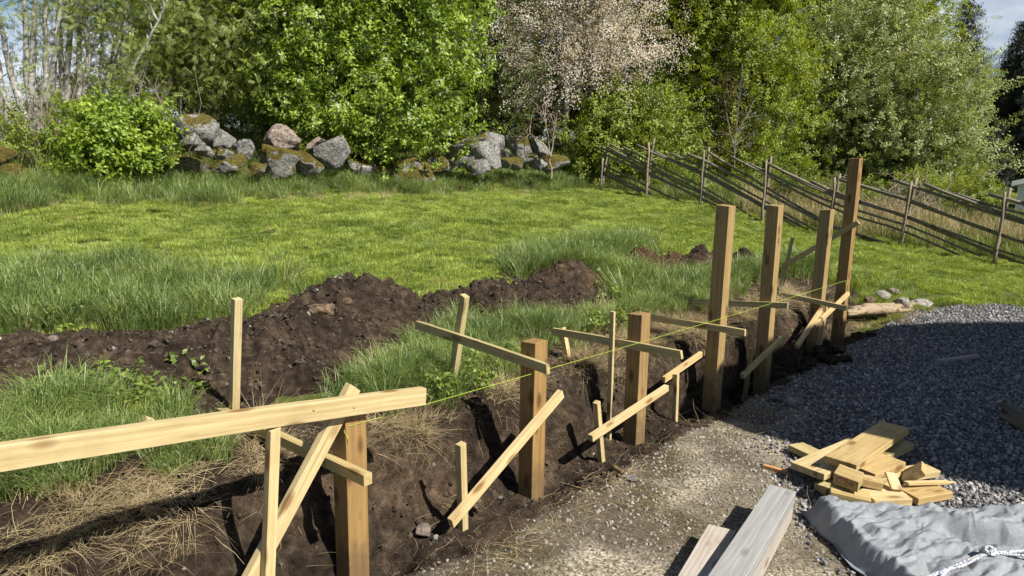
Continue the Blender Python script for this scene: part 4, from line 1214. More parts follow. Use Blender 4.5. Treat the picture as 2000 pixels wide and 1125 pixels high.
lie('offcut', (1642, 899), 0.225, (1748, 829), 0.2, 0.19, 0.045, 'pine', 'topmost long board half in shadow on the pile', 'offcut', OG, seed=101)
lie('offcut', (1684, 916), 0.15, (1744, 893), 0.15, 0.175, 0.045, 'pine', 'board beside the topmost board on the right', 'offcut', OG, seed=105)
lie('offcut', (1690, 930), 0.08, (1822, 912), 0.08, 0.12, 0.045, 'fresh', 'long board lying low through the pile', 'offcut', OG, seed=107)
lie('offcut', (1768, 926), 0.1, (1806, 908), 0.19, 0.17, 0.045, 'pine', 'bright yellow square offcut tilted at the right of the pile', 'offcut', OG, seed=106)
lie('offcut', (1678, 929), 0.165, (1724, 939), 0.15, 0.085, 0.048, 'pine', 'short thick bar in the middle of the pile', 'offcut', OG, seed=109)
lie('offcut', (1602, 949), 0.055, (1634, 942), 0.060, 0.11, 0.045, 'fresh_green', 'greenish offcut low at the left of the pile', 'offcut', OG, seed=115)
lie('offcut', (1618, 966), 0.048, (1690, 985), 0.048, 0.12, 0.040, 'fresh_green', 'lowest offcut at the front of the pile', 'offcut', OG, seed=119)
lie('offcut', (1622, 952), 0.125, (1700, 970), 0.115, 0.13, 0.048, 'fresh_green', 'long greenish offcut in front of the stamped block', 'offcut', OG, seed=114)
lie('offcut', (1694, 966), 0.1, (1768, 963), 0.1, 0.15, 0.045, 'fresh', 'pale offcut along the edge of the tarpaulin', 'offcut', OG, seed=113)
lie('offcut', (1772, 962), 0.08, (1838, 950), 0.08, 0.165, 0.045, 'pine', 'grained offcut at the right front of the pile', 'offcut', OG, seed=112)
lie('offcut', (1718, 951), 0.090, (1744, 943), 0.100, 0.060, 0.020, 'fresh', 'small split chip beside the pale upright strip', 'offcut', OG, seed=118)
lie('offcut', (1739, 921), 0.19, (1752, 955), 0.12, 0.065, 0.016, 'fresh', 'thin pale strip leaning in the middle of the pile', 'offcut', OG, seed=110)
lie('offcut', (1770, 941), 0.12, (1868, 939), 0.1, 0.034, 0.018, 'fresh', 'thin pointed stake lying on the right of the pile', 'offcut', OG, seed=111, bevel_tip=0.08)
lie('offcut', (1643, 979), 0.060, (1655, 965), 0.060, 0.050, 0.020, 'reddish', 'reddish slip of wood at the tarpaulin edge', 'offcut', OG, seed=116)
lie('offcut', (1492, 907), 0.026, (1538, 920), 0.026, 0.034, 0.022, 'reddish', 'small reddish stick lying apart left of the pile', 'offcut', None, seed=117)
# stamped block
bc = gz(1657, 932, 0.19); bc[2] = 0.19
blk = lumber('offcut', bc - N3 * 0.072, bc + N3 * 0.072 + [0, 0, -0.01], 0.12, 0.072, A3 + [0, 0, 0.15], 'pine', 'short block stamped with red letters on its shaded side', 'offcut', OG, seed=108)
tx = bpy.data.curves.new('lettering', 'FONT'); tx.body = 'C24'; tx.size = 0.062; tx.align_x = 'CENTER'; tx.align_y = 'CENTER'
tx.materials.append(MATS['red_ink'])
tmp = bpy.data.objects.new('lettering_curve', tx); COL.objects.link(tmp)
bpy.context.view_layer.update()
me = bpy.data.meshes.new_from_object(tmp.evaluated_get(bpy.context.evaluated_depsgraph_get()))
bpy.data.objects.remove(tmp)
to = bpy.data.objects.new('lettering', me); COL.objects.link(to); to.parent = blk

# weathered beams in front
def beam(name, fl, fr, nl, nr, z, th, m, lab, seed):
    A_ = (gz(*nl, z) + gz(*nr, z)) / 2; B_ = (gz(*fl, z) + gz(*fr, z)) / 2
    w = np.linalg.norm(gz(*fl, z) - gz(*fr, z))
    A_[2] -= th / 2; B_[2] -= th / 2
    return lumber(name, A_ + (A_ - B_) * 0.6, B_, w, th, np.cross(UP, B_ - A_), m, lab, 'beam', 'weathered beams by the tarpaulin', bev=0.005, seed=seed)
beam('beam', (1503, 947), (1556, 958), (1373, 1125), (1467, 1125), 0.20, 0.07, 'weathered', 'silver grey beam on top of another beam by the tarpaulin', 3)
beam('beam', (1500, 966), (1551, 976), (1390, 1132), (1475, 1132), 0.128, 0.125, 'weathered_brown', 'lower beam under the silver grey beam', 4)
beam('beam', (1384, 1023), (1438, 1036), (1312, 1125), (1392, 1148), 0.11, 0.108, 'weathered_brown', 'shorter brownish beam left of the silver grey beam', 6)
lie('stick', (1829, 703), 0.045, (1911, 692), 0.045, 0.045, 0.035, 'weathered', 'lone stick lying on the shaded gravel', 'stick', None, seed=131)
lie('old_plank', (1966, 795), 0.10, (2060, 850), 0.10, 0.13, 0.06, 'old_grey', 'old dark plank at the right picture edge on shaded gravel', 'plank', None, wide=(0.2, -0.3, 1), seed=132, bev=0.006)
# offcuts in the grass
o = lumber('offcut', atT(283, 838, 0.95), atT(292, 815, 0.95), 0.05, 0.03, A3, 'fresh', 'tan stake stump in grass left above the inclined board', 'offcut', None, seed=141)

# stones lying about
def stone(px, py, z, w, h, mt, lab, seed, name='stone', ysc=0.85):
    c = gz(px, py, z); d = np.linalg.norm(c - CAM); k = d / FPX
    V = rock_verts(ICO3[0], w * k / 2, w * k / 2 * ysc, h * k / 2, seed, 7, 0.08)
    o = mesh_obj(name, V, ICO3[1], mt, smooth=True)
    o.location = [float(v) for v in c]; o.rotation_euler[2] = seed
    return tag(o, lab, 'stone')
stone(829, 1036, 0.03, 34, 30, 'granite_pink', 'pinkish stone at the foot of the bank before the longest brace', 801)
stone(851, 1049, 0.015, 14, 14, 'granite_pale', 'small pale stone beside the pinkish stone', 802)
stone(925, 984, 0.06, 34, 34, 'granite_brown', 'round brown stone behind the longest brace', 803)
stone(1548, 786, 0.03, 40, 24, 'granite_plain', 'shaded oval stone where coarse gravel begins', 804)
stone(1510, 778, 0.02, 32, 16, 'granite_plain', 'flat shaded stone beside the oval stone', 805)
for px, py, t, w, h, mt, lab, sd in ((631, 668, 1.9, 50, 34, 'granite_brown', 'large brown stone in the long soil heap', 806), (660, 604, 2.3, 12, 11, 'granite_pale', 'pale pebble high on the long soil heap', 807),
                                     (679, 652, 2.0, 20, 14, 'granite_brown', 'small brown stone right of the large brown stone', 808), (608, 642, 2.0, 18, 14, 'granite_pink', 'small pinkish stone above the large brown stone', 809),
                                     (603, 668, 1.9, 12, 11, 'granite_pale', 'white pebble left of the large brown stone', 810), (108, 697, 2.5, 18, 14, 'granite_pink', 'small stone in the soil at far left', 811),
                                     (222, 725, 2.2, 16, 10, 'granite_pale', 'small flat stone in soil above the weeds', 812), (336, 665, 2.5, 12, 9, 'granite_pale', 'tiny pale stone at the grass edge of the soil', 813)):
    c = atT(px, py, t); s_, t_ = xy2st(c[0], c[1]); k = np.linalg.norm(c - CAM) / FPX
    V = rock_verts(ICO3[0], w * k / 2, w * k / 2 * 0.85, h * k / 2, sd, 7, 0.08)
    o = mesh_obj('stone', V, ICO3[1], mt, smooth=True)
    zt = float(G(s_, t_) + max(0, max(heap_h(np.array(s_), np.array(t_), hh[3]) for hh in HEAPS)))
    o.location = (float(c[0]), float(c[1]), zt + h * k * 0.25)
    tag(o, lab, 'stone')
# weathered log and stones at the end of the trench
T_ = Tubes(18)
la, lb_ = gz(1648, 612, 0.17), gz(1775, 597, 0.17)
u = np.linspace(0, 1, 26)
pts = la + (lb_ - la) * u[:, None]; pts[:, 2] += 0.015 * np.sin(u * 5)
T_.add(pts, 0.085 * (0.75 + 0.35 * np.sin(np.pi * np.clip(u * 0.9 + 0.08, 0, 1))))
V = np.concatenate(T_.V); c0 = (la + lb_) / 2; V = V - c0
V[:, 2] *= 0.75
V *= 1 + 0.30 * fbm(V[:, 0] * 5, V[:, 1] * 5, V[:, 2] * 26, 91, 5)[:, None]
o = mesh_obj('weathered_log', V, T_.F, 'log_wood', smooth=True); o.location = [float(q) for q in c0]
tag(o, 'weathered flattened log beyond the tallest post at the trench end', 'log')
for px, py, z, w, h, mt, lab, sd in ((1726, 577, 0.24, 32, 20, 'granite_pale', 'pale cream stone above the weathered log', 821), (1762, 592, 0.20, 34, 26, 'granite_pale', 'stone right of the cream stone', 822),
                                     (1795, 597, 0.13, 50, 24, 'granite_pale', 'flat stone at the right end of the weathered log', 823), (1700, 585, 0.22, 26, 12, 'granite_brown', 'brown stone on top of the weathered log', 824),
                                     (1744, 570, 0.25, 22, 14, 'granite_pink', 'small stone in dry grass behind the cream stone', 825), (1830, 612, 0.08, 40, 18, 'granite_pale', 'low stone where lawn meets gravel', 826)):
    stone(px, py, z, w, h, mt, lab, sd)
CL = [(1600, 690, 40, 30), (1632, 682, 36, 26), (1618, 702, 44, 20), (1578, 706, 36, 22), (1652, 700, 26, 14), (1676, 656, 26, 16), (1700, 652, 22, 14), (1560, 716, 30, 16)]
names = ['upper dark sod lump by the third tall post', 'sod lump behind the heap of sods', 'flat dark sod before the third tall post', 'dark sod nearest the second tall post', 'small sod on the gravel edge', 'small dark lump below the tallest post', 'lump at the gravel edge under the log', 'flat sod in the trench shade']
for k, (px, py, w, h) in enumerate(CL):
    c = gz(px, py, 0.05); kk = np.linalg.norm(c - CAM) / FPX
    V = rock_verts(ICO3[0], w * kk / 2, w * kk / 2, h * kk / 2, 840 + k, 6, 0.3)
    o = mesh_obj('sod_lump', V, ICO3[1], 'soil'); o.location = [float(q) for q in c]
    tag(o, names[k], 'sod lump', 'lumps of sod by the trench')

# trowel
ta_, tb_, tc_ = gz(1197, 911, 0.035), gz(1217, 924, 0.035), gz(1246, 939, 0.012)
tr = empty('trowel', (ta_[0], ta_[1], 0), 'small trowel with wooden handle lying on the gravel', 'trowel')
T_ = Tubes(10); d = tb_ - ta_
T_.add(np.array([ta_ + d * q for q in (0, 0.05, 0.3, 0.6, 0.9, 1.0)]), [0.008, 0.014, 0.016, 0.013, 0.015, 0.010])
own(T_.build('handle', 'treated', origin=tr.location), tr).location = (0, 0, 0)
T_ = Tubes(6); m_ = tb_ + (tc_ - tb_) * 0.3
T_.add(np.array([tb_, (tb_ + m_) / 2 + [0, 0, 0.012], m_]), 0.005)
own(T_.build('tang', 'steel', origin=tr.location), tr).location = (0, 0, 0)
e = (tc_ - m_); sd = np.cross(e, UP); sd /= np.linalg.norm(sd)
out_ = [(0, 0.02), (0.25, 0.036), (0.6, 0.034), (0.85, 0.02), (1, 0.0)]
top = [m_ + e * a + sd * b for a, b in out_] + [m_ + e * a - sd * b for a, b in out_[-2::-1]]
n = len(top); V = np.array(top + [p - [0, 0, 0.002] for p in top]) - np.array(tr.location)
F = [tuple(range(n)), tuple(range(2 * n - 1, n - 1, -1))] + [(i, i + n, (i + 1) % n + n, (i + 1) % n) for i in range(n)]
mesh_obj('blade', V, F, 'steel', tr)

# tarpaulin
L0, L1 = gz(1556, 992, 0.0), gz(1640, 1150, 0.0)
B0, B1 = gz(1562, 985, 0.02), gz(2000, 1000, 0.12)
org = L0 + np.array([0.01, -0.09, 0]); ex = np.array([1.0, -0.10, 0]); ex /= np.linalg.norm(ex); ey = np.array([0.12, -1.0, 0]); ey /= np.linalg.norm(ey)
nu, nv = 420, 320
uu, vv = np.meshgrid(np.linspace(-0.03, 2.6, nu), np.linspace(-0.03, 1.9, nv), indexing='ij')
eb = 0.04 * fbm(uu * 3, vv * 3, 0, 91, 3)
hgt = 0.15 * sm(-0.02, 0.075, uu + 0.4 * eb - 0.02 * vv) * sm(-0.02, 0.08, vv + 0.4 * eb) + 0.05 * sm(0.5, 1.3, uu) * sm(0.3, 0.8, vv)
hgt += 0.010 * fbm(uu * 1.6, vv * 1.8, 0.4, 93, 2) * sm(0.1, 0.4, uu)
rid = (1 - np.abs(fbm(uu * 3.2 + 0.3 * fbm(uu * 2, vv * 2, 0, 97, 2), vv * 3.8, 0.9, 95, 3))) ** 3
hgt += 0.006 * rid * sm(0.0, 0.15, uu) * sm(0.02, 0.12, vv)
# hollow with a deep fold right of the middle, along which the rope runs
fold = vv - (0.36 + 0.10 * np.sin((uu - 0.6) * 2.2) - 0.06 * (uu - 0.9))
hgt -= 0.11 * np.exp(-(fold / 0.07) ** 2) * sm(0.42, 0.62, uu)
hgt += 0.05 * np.exp(-((fold + 0.12) / 0.07) ** 2) * sm(0.45, 0.7, uu)
hgt += 0.05 * np.exp(-((vv - 0.03 - 0.02 * uu) / 0.035) ** 2) * sm(0.8, 1.0, uu)
def facets(u, v, du, dv, amp, seed):
    """piecewise flat crumple: random heights on a skewed lattice, linear inside each triangle"""
    a_ = u / du + 0.38 * fbm(u / du * 0.35, v / dv * 0.35, 0, seed, 2) + 0.4 * v / dv
    b_ = v / dv + 0.38 * fbm(u / du * 0.35, v / dv * 0.35, 7, seed, 2)
    i_, j_ = np.floor(a_), np.floor(b_); fx, fy = a_ - i_, b_ - j_
    h_ = lambda p, q: _hash(i_ + p, j_ + q, 0 * i_, seed)
    z00, z10, z01, z11 = h_(0, 0), h_(1, 0), h_(0, 1), h_(1, 1)
    return amp * (np.where(fx + fy < 1, z00 + (z10 - z00) * fx + (z01 - z00) * fy, z11 + (z01 - z11) * (1 - fx) + (z10 - z11) * (1 - fy)) - 0.5)
em = sm(0.0, 0.06, vv) * sm(0.0, 0.05, uu)
hgt += em * (facets(uu, vv, 0.34, 0.28, 0.030, 5) + facets(uu, vv, 0.14, 0.11, 0.030, 6) + facets(uu, vv, 0.06, 0.052, 0.036, 7) + facets(uu, vv, 0.027, 0.024, 0.012, 8))
hgt = np.maximum(hgt, 0.012)
TP = org[None, None, :] + uu[..., None] * ex + vv[..., None] * ey
TP[..., 0] += 0.02 * fbm(uu * 6, vv * 6, 0, 99, 2); TP[..., 1] += 0.02 * fbm(uu * 6, vv * 6, 5, 99, 2)
TP[..., 2] = hgt
o = mesh_obj('tarpaulin', TP.reshape(-1, 3) - org, grid_faces(nu, nv), 'tarp', smooth=False)
o.location = [float(q) for q in org]
o.modifiers.new('thickness', 'SOLIDIFY').thickness = 0.002
tag(o, 'crumpled grey tarpaulin covering a stack at the right front', 'tarpaulin')
def tarp_z(x, y):
    dx, dy = x - org[0], y - org[1]
    det = ex[0] * ey[1] - ex[1] * ey[0]
    u = (dx * ey[1] - dy * ey[0]) / det; v = (ex[0] * dy - ex[1] * dx) / det
    i = int(np.clip((u + 0.03) / 2.63 * (nu - 1), 0, nu - 1)); j = int(np.clip((v + 0.03) / 1.93 * (nv - 1), 0, nv - 1))
    return float(hgt[max(0, i - 2):i + 3, max(0, j - 2):j + 3].max())
rope = empty('rope', gz(1900, 1080, 0.2), 'white and blue rope tied over the tarpaulin', 'rope')
def rope_run(name, pix, r=0.008, z0=0.22):
    pts = []
    for px, py in pix:
        c = gz(px, py, z0)
        for _ in range(3):
            c = gz(px, py, tarp_z(c[0], c[1]) + 0.012)
        pts.append(c)
    pts = np.array(pts)
    u = np.linspace(0, len(pts) - 1, 60); i = np.arange(len(pts))
    fine = np.stack([np.interp(u, i, pts[:, q]) for q in range(3)], 1)
    for _ in range(30):
        fine[1:-1] = (fine[:-2] + fine[1:-1] * 2 + fine[2:]) / 4
    for ph in (0, 2.09, 4.19):
        pass
    T_ = Tubes(8); k = np.linspace(0, 60, 60)
    T_.add(fine, r * (1 + 0.12 * np.sin(k * 3)))
    o = T_.build(name, 'rope', rope, origin=rope.location)
    return fine
rope_run('strand', [(1800, 1132), (1850, 1112), (1890, 1096), (1915, 1083), (1960, 1078), (2020, 1076), (2100, 1074)], 0.009)
rope_run('strand', [(1836, 1130), (1848, 1112), (1880, 1106), (1905, 1092), (1930, 1078), (1990, 1085), (2080, 1090)], 0.008)
kc = gz(1930, 1080, 0.22)
kc = gz(1930, 1080, tarp_z(kc[0], kc[1]) + 0.02)
a = np.linspace(0, 4 * math.pi, 50)
T_ = Tubes(8); T_.add(np.stack([kc[0] + 0.032 * np.cos(a) * (0.7 + 0.3 * np.cos(a * 0.5)), kc[1] + 0.018 * np.sin(a), kc[2] + 0.012 + 0.012 * np.sin(a * 1.5)], 1), 0.0085)
T_.build('knot', 'rope', rope, origin=rope.location)

# ================================================================== ROUNDPOLE FENCE
FS = 11.7
fence = empty('roundpole_fence', P(FS, 4.0, 0.6), 'grey roundpole fence with slanting rails along the lawn', 'fence')
FP = [((1173, 370), (1180, 300)), ((1262, 386), (1270, 270)), ((1368, 402), (1378, 286)), ((1488, 438), (1500, 305)), ((1617, 478), (1634, 338)), ((1758, 482), (1784, 346)), ((1942, 514), (1966, 366))]
fo = np.array(fence.location)
def fence_at(px, py, off=0.0):
    return onpl(px, py, P(FS + off, 0), A3)
post_t = []
for j, (b_, t_) in enumerate(FP):
    for side, off in ((-1, -0.07), (1, 0.07)):
        B_ = fence_at(*b_, off); T0 = fence_at(t_[0] + (7 if side > 0 else -3), t_[1] + (0 if side > 0 else 8), off)
        if side < 0: post_t.append(xy2st(B_[0], B_[1])[1])
        d = T0 - B_
        u = np.linspace(-0.12, 1, 7)
        pts = B_ + d * u[:, None] + RNG.normal(size=(7, 3)) * 0.006
        Tt = Tubes(7); Tt.add(pts, np.linspace(0.036, 0.026, 7) * random.uniform(0.85, 1.1))
        own(Tt.build('post', 'fence_wood', origin=(B_ + T0) / 2), fence).location = Vector((B_ + T0) / 2) - Vector(fo)
extra_t = post_t[-1] - 1.55
for off in (-0.07, 0.07):
    B_ = P(FS + off, extra_t); B_[2] = float(G(FS, extra_t)); T0 = B_ + [0.12, -0.05, 1.4]
    Tt = Tubes(7); Tt.add(np.array([B_ - [0, 0, .1], (B_ + T0) / 2, T0]), 0.032)
    own(Tt.build('post', 'fence_wood', origin=(B_ + T0) / 2), fence).location = Vector((B_ + T0) / 2) - Vector(fo)
fence_g = lambda t: np.interp(t, sorted(post_t), [fence_at(*FP[j][0])[2] for j in np.argsort(post_t)])
k = 0
t0 = post_t[0] + 3.6
while t0 > post_t[-1] - 1.2:
    ln = random.uniform(3.7, 4.7)
    top = random.uniform(1.08, 1.3)
    u = np.linspace(0, 1, 12)
    tt_ = t0 - ln * u
    zz = fence_g(tt_) * 0.65 + (fence_g(t0) * (1 - u) + fence_g(t0 - ln) * u) * 0.35 + top - u * (top - random.uniform(0.0, 0.12))
    x_, y_ = st2xy(FS + 0.0 + 0.015 * math.sin(k * 2.4), tt_)
    pts = np.stack([x_, y_, zz], 1)
    pts[:, 2] += 0.012 * np.sin(u * 7 + k); pts += RNG.normal(size=pts.shape) * 0.005
    m = tt_ < post_t[0] + 0.12
    if m.sum() >= 3:
        pts = pts[m]
        Tt = Tubes(7); r0 = random.uniform(0.022, 0.036)
        Tt.add(pts, np.linspace(r0, r0 * 0.72, len(pts)))
        c0 = pts.mean(0)
        own(Tt.build('rail', 'fence_wood', origin=c0), fence).location = Vector(c0) - Vector(fo)
    t0 -= random.uniform(0.40, 0.56); k += 1

# ================================================================== TREES
def limb(T_, a, b, r0, r1, wob=0.08, n=7):
    u = np.linspace(0, 1, n)
    pts = a + (b - a) * u[:, None]
    ln = np.linalg.norm(b - a)
    w = RNG.normal(size=(n, 3)) * wob * ln / n
    pts = pts + np.cumsum(w, 0) * np.sin(u * math.pi)[:, None]
    pts[:, 2] += 0.10 * ln * np.sin(u * math.pi) * 0.4
    T_.add(pts, r0 + (r1 - r0) * u, cap=False)
    return pts
def tree(name, lab, cat, base_px, Y, lobes, sprays, n, bark='bark_dark', trunk_r=0.10, stems=1, group='trees around the lawn', size=1.0, clump_r=0.30, per=9, shell=0.45, leafy=True, trunk_px=None, twigs=0, sc=(0.8, 1.2), bl_up=0.45):
    """lobes: px, py, rx, ry (pixels at distance Y), dY"""
    b = atY(base_px[0], base_px[1], Y)
    s_, t_ = xy2st(b[0], b[1]); b[2] = float(G(s_, t_)) - 0.05
    root = empty(name, b, lab, cat, group)
    k = Y / FPX
    LC = [(atY(px, py, Y + dY), rx * k, ry * k) for px, py, rx, ry, dY in lobes]
    # crown
    vol = np.array([r1 * r1 * r2 for _, r1, r2 in LC]); vol = vol / vol.sum()
    pts, dirs, cl_cent = [], [], []
    for (c, rx, rz), v in zip(LC, vol):
        m = max(3, int(n * v / per))
        d = RNG.normal(size=(m, 3)); d /= np.linalg.norm(d, axis=1, keepdims=True)
        rad = (shell + (1 - shell) * RNG.uniform(size=m) ** 0.6)[:, None]
        cc = c + d * rad * np.array([rx, min(rx, rz * 1.2), rz])
        cl_cent.append(cc)
        pts.append(cc)
    pts = np.concatenate(pts)
    pts = pts[pts[:, 2] > b[2] + 0.15]
    m = len(pts)
    rot = np.stack([RNG.normal(size=m) * 0.35, RNG.normal(size=m) * 0.35, RNG.uniform(0, 6.28, m)], 1)
    o = scatter('crown', pts, rot, RNG.uniform(0.85, 1.15, m) * size, boughs(sprays, clump_r, per, bl_up, sc), root, origin=root.location)
    o['kind'] = 'stuff'
    # stems and limbs
    T_ = Tubes(7)
    if trunk_px:
        mains = [np.array([atY(px, py, Y) for px, py in path]) for path in trunk_px]
    else:
        mains = []
        tops = [c for c, _, _ in LC]
        for i in range(stems):
            c = tops[i % len(tops)]
            a0 = b + np.array([RNG.normal() * 0.12, RNG.normal() * 0.12, 0]) * (stems > 1)
            mains.append(np.array([a0, a0 + (c - a0) * 0.33 * np.array([0.6, 0.6, 1]) , a0 + (c - a0) * 0.66 * np.array([0.85, 0.85, 1]), c + [0, 0, 0.2]]))
    allp = []
    for mp in mains:
        u = np.linspace(0, len(mp) - 1, 14); i = np.arange(len(mp))
        fine = np.stack([np.interp(u, i, mp[:, q]) for q in range(3)], 1)
        for _ in range(3): fine[1:-1] = (fine[:-2] + 2 * fine[1:-1] + fine[2:]) / 4
        fine += RNG.normal(size=fine.shape) * 0.012
        T_.add(fine, np.linspace(trunk_r, trunk_r * 0.35, 14), cap=False)
        allp.append(fine)
    tr_o = T_.build('trunk', bark, root, origin=root.location)
    T_ = Tubes(5)
    AP = np.concatenate(allp)
    cc = np.concatenate(cl_cent)
    pick = cc[RNG.permutation(len(cc))[:min(len(cc), 40 + twigs)]]
    for c in pick:
        below = AP[AP[:, 2] < c[2] + 0.2]
        if len(below) == 0: continue
        dd = np.linalg.norm(below - c, axis=1) + 0.6 * np.abs(below[:, 2] - (c[2] - 0.5))
        a0 = below[dd.argmin()]
        ln = np.linalg.norm(c - a0)
        r0 = min(trunk_r * 0.45, 0.010 + 0.012 * ln)
        limb(T_, a0, c, r0, 0.004)
    o = T_.build('branches', bark, root, origin=root.location); o['kind'] = 'stuff'
    return root

GB = 'trees behind the stone wall'
tree('bird_cherry', 'large bright green bird cherry with white flower clusters behind the stone wall', 'tree', (690, 330), 15.6,
     [(620, 40, 150, 130, 0), (800, 70, 130, 150, 0), (700, 190, 150, 110, -0.3), (865, 190, 70, 110, 0), (560, 170, 90, 80, 0), (640, 265, 80, 45, -0.6), (755, 270, 100, 55, -0.6), (880, 60, 60, 110, 0.5), (700, -90, 220, 120, 0.6), (520, 60, 70, 120, 0.6), (850, 280, 50, 30, -0.2)],
     S_CHERRY, 6400, 'bark_dark', 0.06, 9, GB, 1.0, 0.26, 10, 0.62, sc=(0.75, 1.15))
tree('rowan', 'feathery rowan with fine dull green leaves left of the bird cherry', 'tree', (385, 250), 15.5,
     [(400, 60, 100, 90, 0), (470, 120, 90, 80, 0), (330, 130, 60, 70, 0), (420, 180, 90, 40, 0), (350, -40, 140, 80, 0), (500, 20, 80, 80, 0.5), (290, 60, 60, 60, 0)],
     S_ROWAN, 2600, 'bark_grey', 0.045, 6, GB, 1.0, 0.30, 8, 0.35, twigs=30)
tree('round_bush', 'round yellow green bush before the stone wall at left', 'bush', (225, 370), 11.6,
     [(232, 255, 62, 45, 0), (215, 305, 62, 48, -0.2), (185, 235, 28, 30, 0), (285, 245, 25, 28, 0), (255, 300, 38, 35, 0), (170, 300, 22, 30, 0)],
     S_BUSH, 1300, 'bark_grey', 0.02, 9, None, 0.9, 0.15, 8, 0.55, sc=(0.7, 1.05))
# silver stemmed clump at left
def stem_clump(lab, base, Y, paths, lobes, n, tr):
    r = tree('silver_stemmed_tree', lab, 'tree', base, Y, lobes, S_ROWAN, n, 'bark_silver', tr, 1, 'silver stemmed trees at left', 0.75, 0.35, 4, 0.2, trunk_px=paths, twigs=70)
    return r
stem_clump('clump of pale curved stems at the far left', (74, 265), 12.6, [[(70, 265), (52, 150), (50, 60), (40, -60)], [(80, 262), (91, 142), (86, 34), (90, -60)], [(60, 250), (20, 150), (5, 60), (-20, -40)], [(66, 262), (62, 120), (70, 0), (66, -60)], [(20, 240), (0, 150), (-20, 40)], [(76, 262), (108, 130), (120, -40)]],
           [(30, 20, 60, 60, 0), (90, 60, 60, 80, 0), (60, 150, 70, 50, 0), (20, -60, 120, 60, 0), (120, 20, 50, 60, 0), (20, 120, 40, 60, 0)], 300, 0.07)
stem_clump('straight pale stems in the middle of the silver group', (140, 285), 13.0, [[(130, 285), (133, 135), (140, 0), (138, -60)], [(146, 280), (157, 176), (155, 50), (158, -50)], [(140, 280), (172, 170), (170, 0), (170, -60)], [(136, 282), (120, 150), (112, 20), (112, -60)]],
           [(150, 30, 60, 70, 0), (190, 90, 50, 60, 0), (130, 110, 50, 50, 0), (160, -60, 80, 60, 0), (170, 180, 60, 40, 0)], 280, 0.065)
stem_clump('thin pale stems leaning right beside the rowan', (192, 265), 13.2, [[(185, 265), (200, 182), (243, 20), (262, -60)], [(195, 265), (218, 180), (247, 10), (256, -60)], [(190, 265), (192, 150), (205, 20), (205, -60)], [(200, 265), (240, 170), (300, 60), (330, 0)]],
           [(240, 50, 50, 60, 0), (215, 130, 50, 50, 0), (260, 150, 50, 50, 0), (270, -50, 70, 60, 0), (200, 20, 50, 60, 0)], 420, 0.036)
# thin dead brush below the silver stems
for lab, cx, n_, Y in (('tangle of bare twigs and withered stems below the silver stems', 90, 90, 12.2), ('thin bare twigs between the silver stems and the bush', 215, 60, 12.9)):
    b = atY(cx, 300, Y); s_, t_ = xy2st(b[0], b[1]); b[2] = float(G(s_, t_))
    T_ = Tubes(4)
    for i in range(n_):
        a0 = b + [RNG.normal() * 0.6, RNG.normal() * 0.3, 0]
        limb(T_, a0, a0 + [RNG.normal() * 0.35, RNG.normal() * 0.3, RNG.uniform(0.5, 1.9)], 0.008, 0.002, 0.25)
    o = T_.build('dry_brush', 'twig_dry', origin=b); o.location = [float(q) for q in b]
    tag(o, lab, 'brush', kind='stuff')
tree('wild_shrub', 'loose olive shrub at the foot of the silver stems', 'bush', (80, 340), 11.9, [(70, 290, 60, 45, 0), (110, 310, 40, 40, 0), (30, 270, 40, 40, 0), (60, 340, 50, 25, -0.3)], S_MID, 240, 'bark_dark', 0.012, 6, None, 0.6, 0.2, 5, 0.3)
tree('wild_shrub', 'low dark shrub behind the silver stems', 'bush', (110, 250), 16.0, [(60, 225, 80, 35, 0), (160, 220, 80, 40, 0), (240, 200, 60, 50, 0)], S_MID, 420, 'bark_dark', 0.015, 6, None, 0.9, 0.25, 6, 0.3)
# blossoming cherry
tree('blossoming_cherry', 'slender cherry in pale pink blossom with bronze leaves', 'tree', (1104, 285), 20,
     [(1040, 50, 70, 70, 0), (1160, 30, 110, 80, 0), (1240, 80, 70, 70, 0), (1120, 130, 110, 60, 0), (1000, 110, 40, 60, 0), (1200, 150, 80, 40, 0), (1110, -80, 170, 80, 0), (1060, 180, 50, 30, 0), (1270, 20, 40, 60, 0)],
     S_BRONZE[1:], 1700, 'bark_grey', 0.10, 1, GB, 1.0, 0.32, 6, 0.35, trunk_px=[[(1104, 292), (1106, 200), (1102, 100), (1098, 0), (1096, -120)], [(1104, 170), (1090, 80), (1085, 0), (1075, -60)]], twigs=60)
tree('bare_sapling', 'thin pale bare sapling before the end of the stone wall', 'sapling', (1076, 345), 16.6, [(1060, 230, 40, 40, 0), (1080, 250, 30, 30, 0), (1030, 260, 20, 20, 0)], [S_BRONZE[0]], 60, 'twig_dry', 0.018, 1, None, 0.5, 0.15, 3, 0.3, trunk_px=[[(1077, 350), (1076, 300), (1066, 240), (1062, 190)], [(1076, 300), (1084, 250), (1088, 220)], [(1076, 305), (1050, 270), (1030, 260)]])
# bushes by the fence end
tree('hazel_bush', 'green bush at the end of the pole fence', 'bush', (1170, 355), 19.6,
     [(1180, 270, 60, 75, 0), (1235, 240, 75, 65, 0.5), (1160, 325, 40, 35, -0.3), (1290, 270, 55, 70, 0.8), (1250, 320, 70, 35, 0.3), (1135, 300, 30, 40, 0)],
     S_MID, 2100, 'bark_grey', 0.03, 7, GB, 1.0, 0.28, 8, 0.5)
tree('young_tree', 'bright yellow green tree behind the pole fence', 'tree', (1430, 340), 23.5,
     [(1430, 110, 110, 120, 0), (1490, 210, 75, 100, -0.5), (1390, 30, 110, 90, 0), (1510, 90, 60, 100, 0), (1450, 290, 90, 50, -0.5), (1350, 180, 60, 90, 0.5), (1430, -80, 140, 90, 0), (1530, 280, 40, 60, 0)],
     S_YEL, 5200, 'bark_grey', 0.09, 5, 'trees beyond the pole fence', 1.0, 0.38, 10, 0.6)
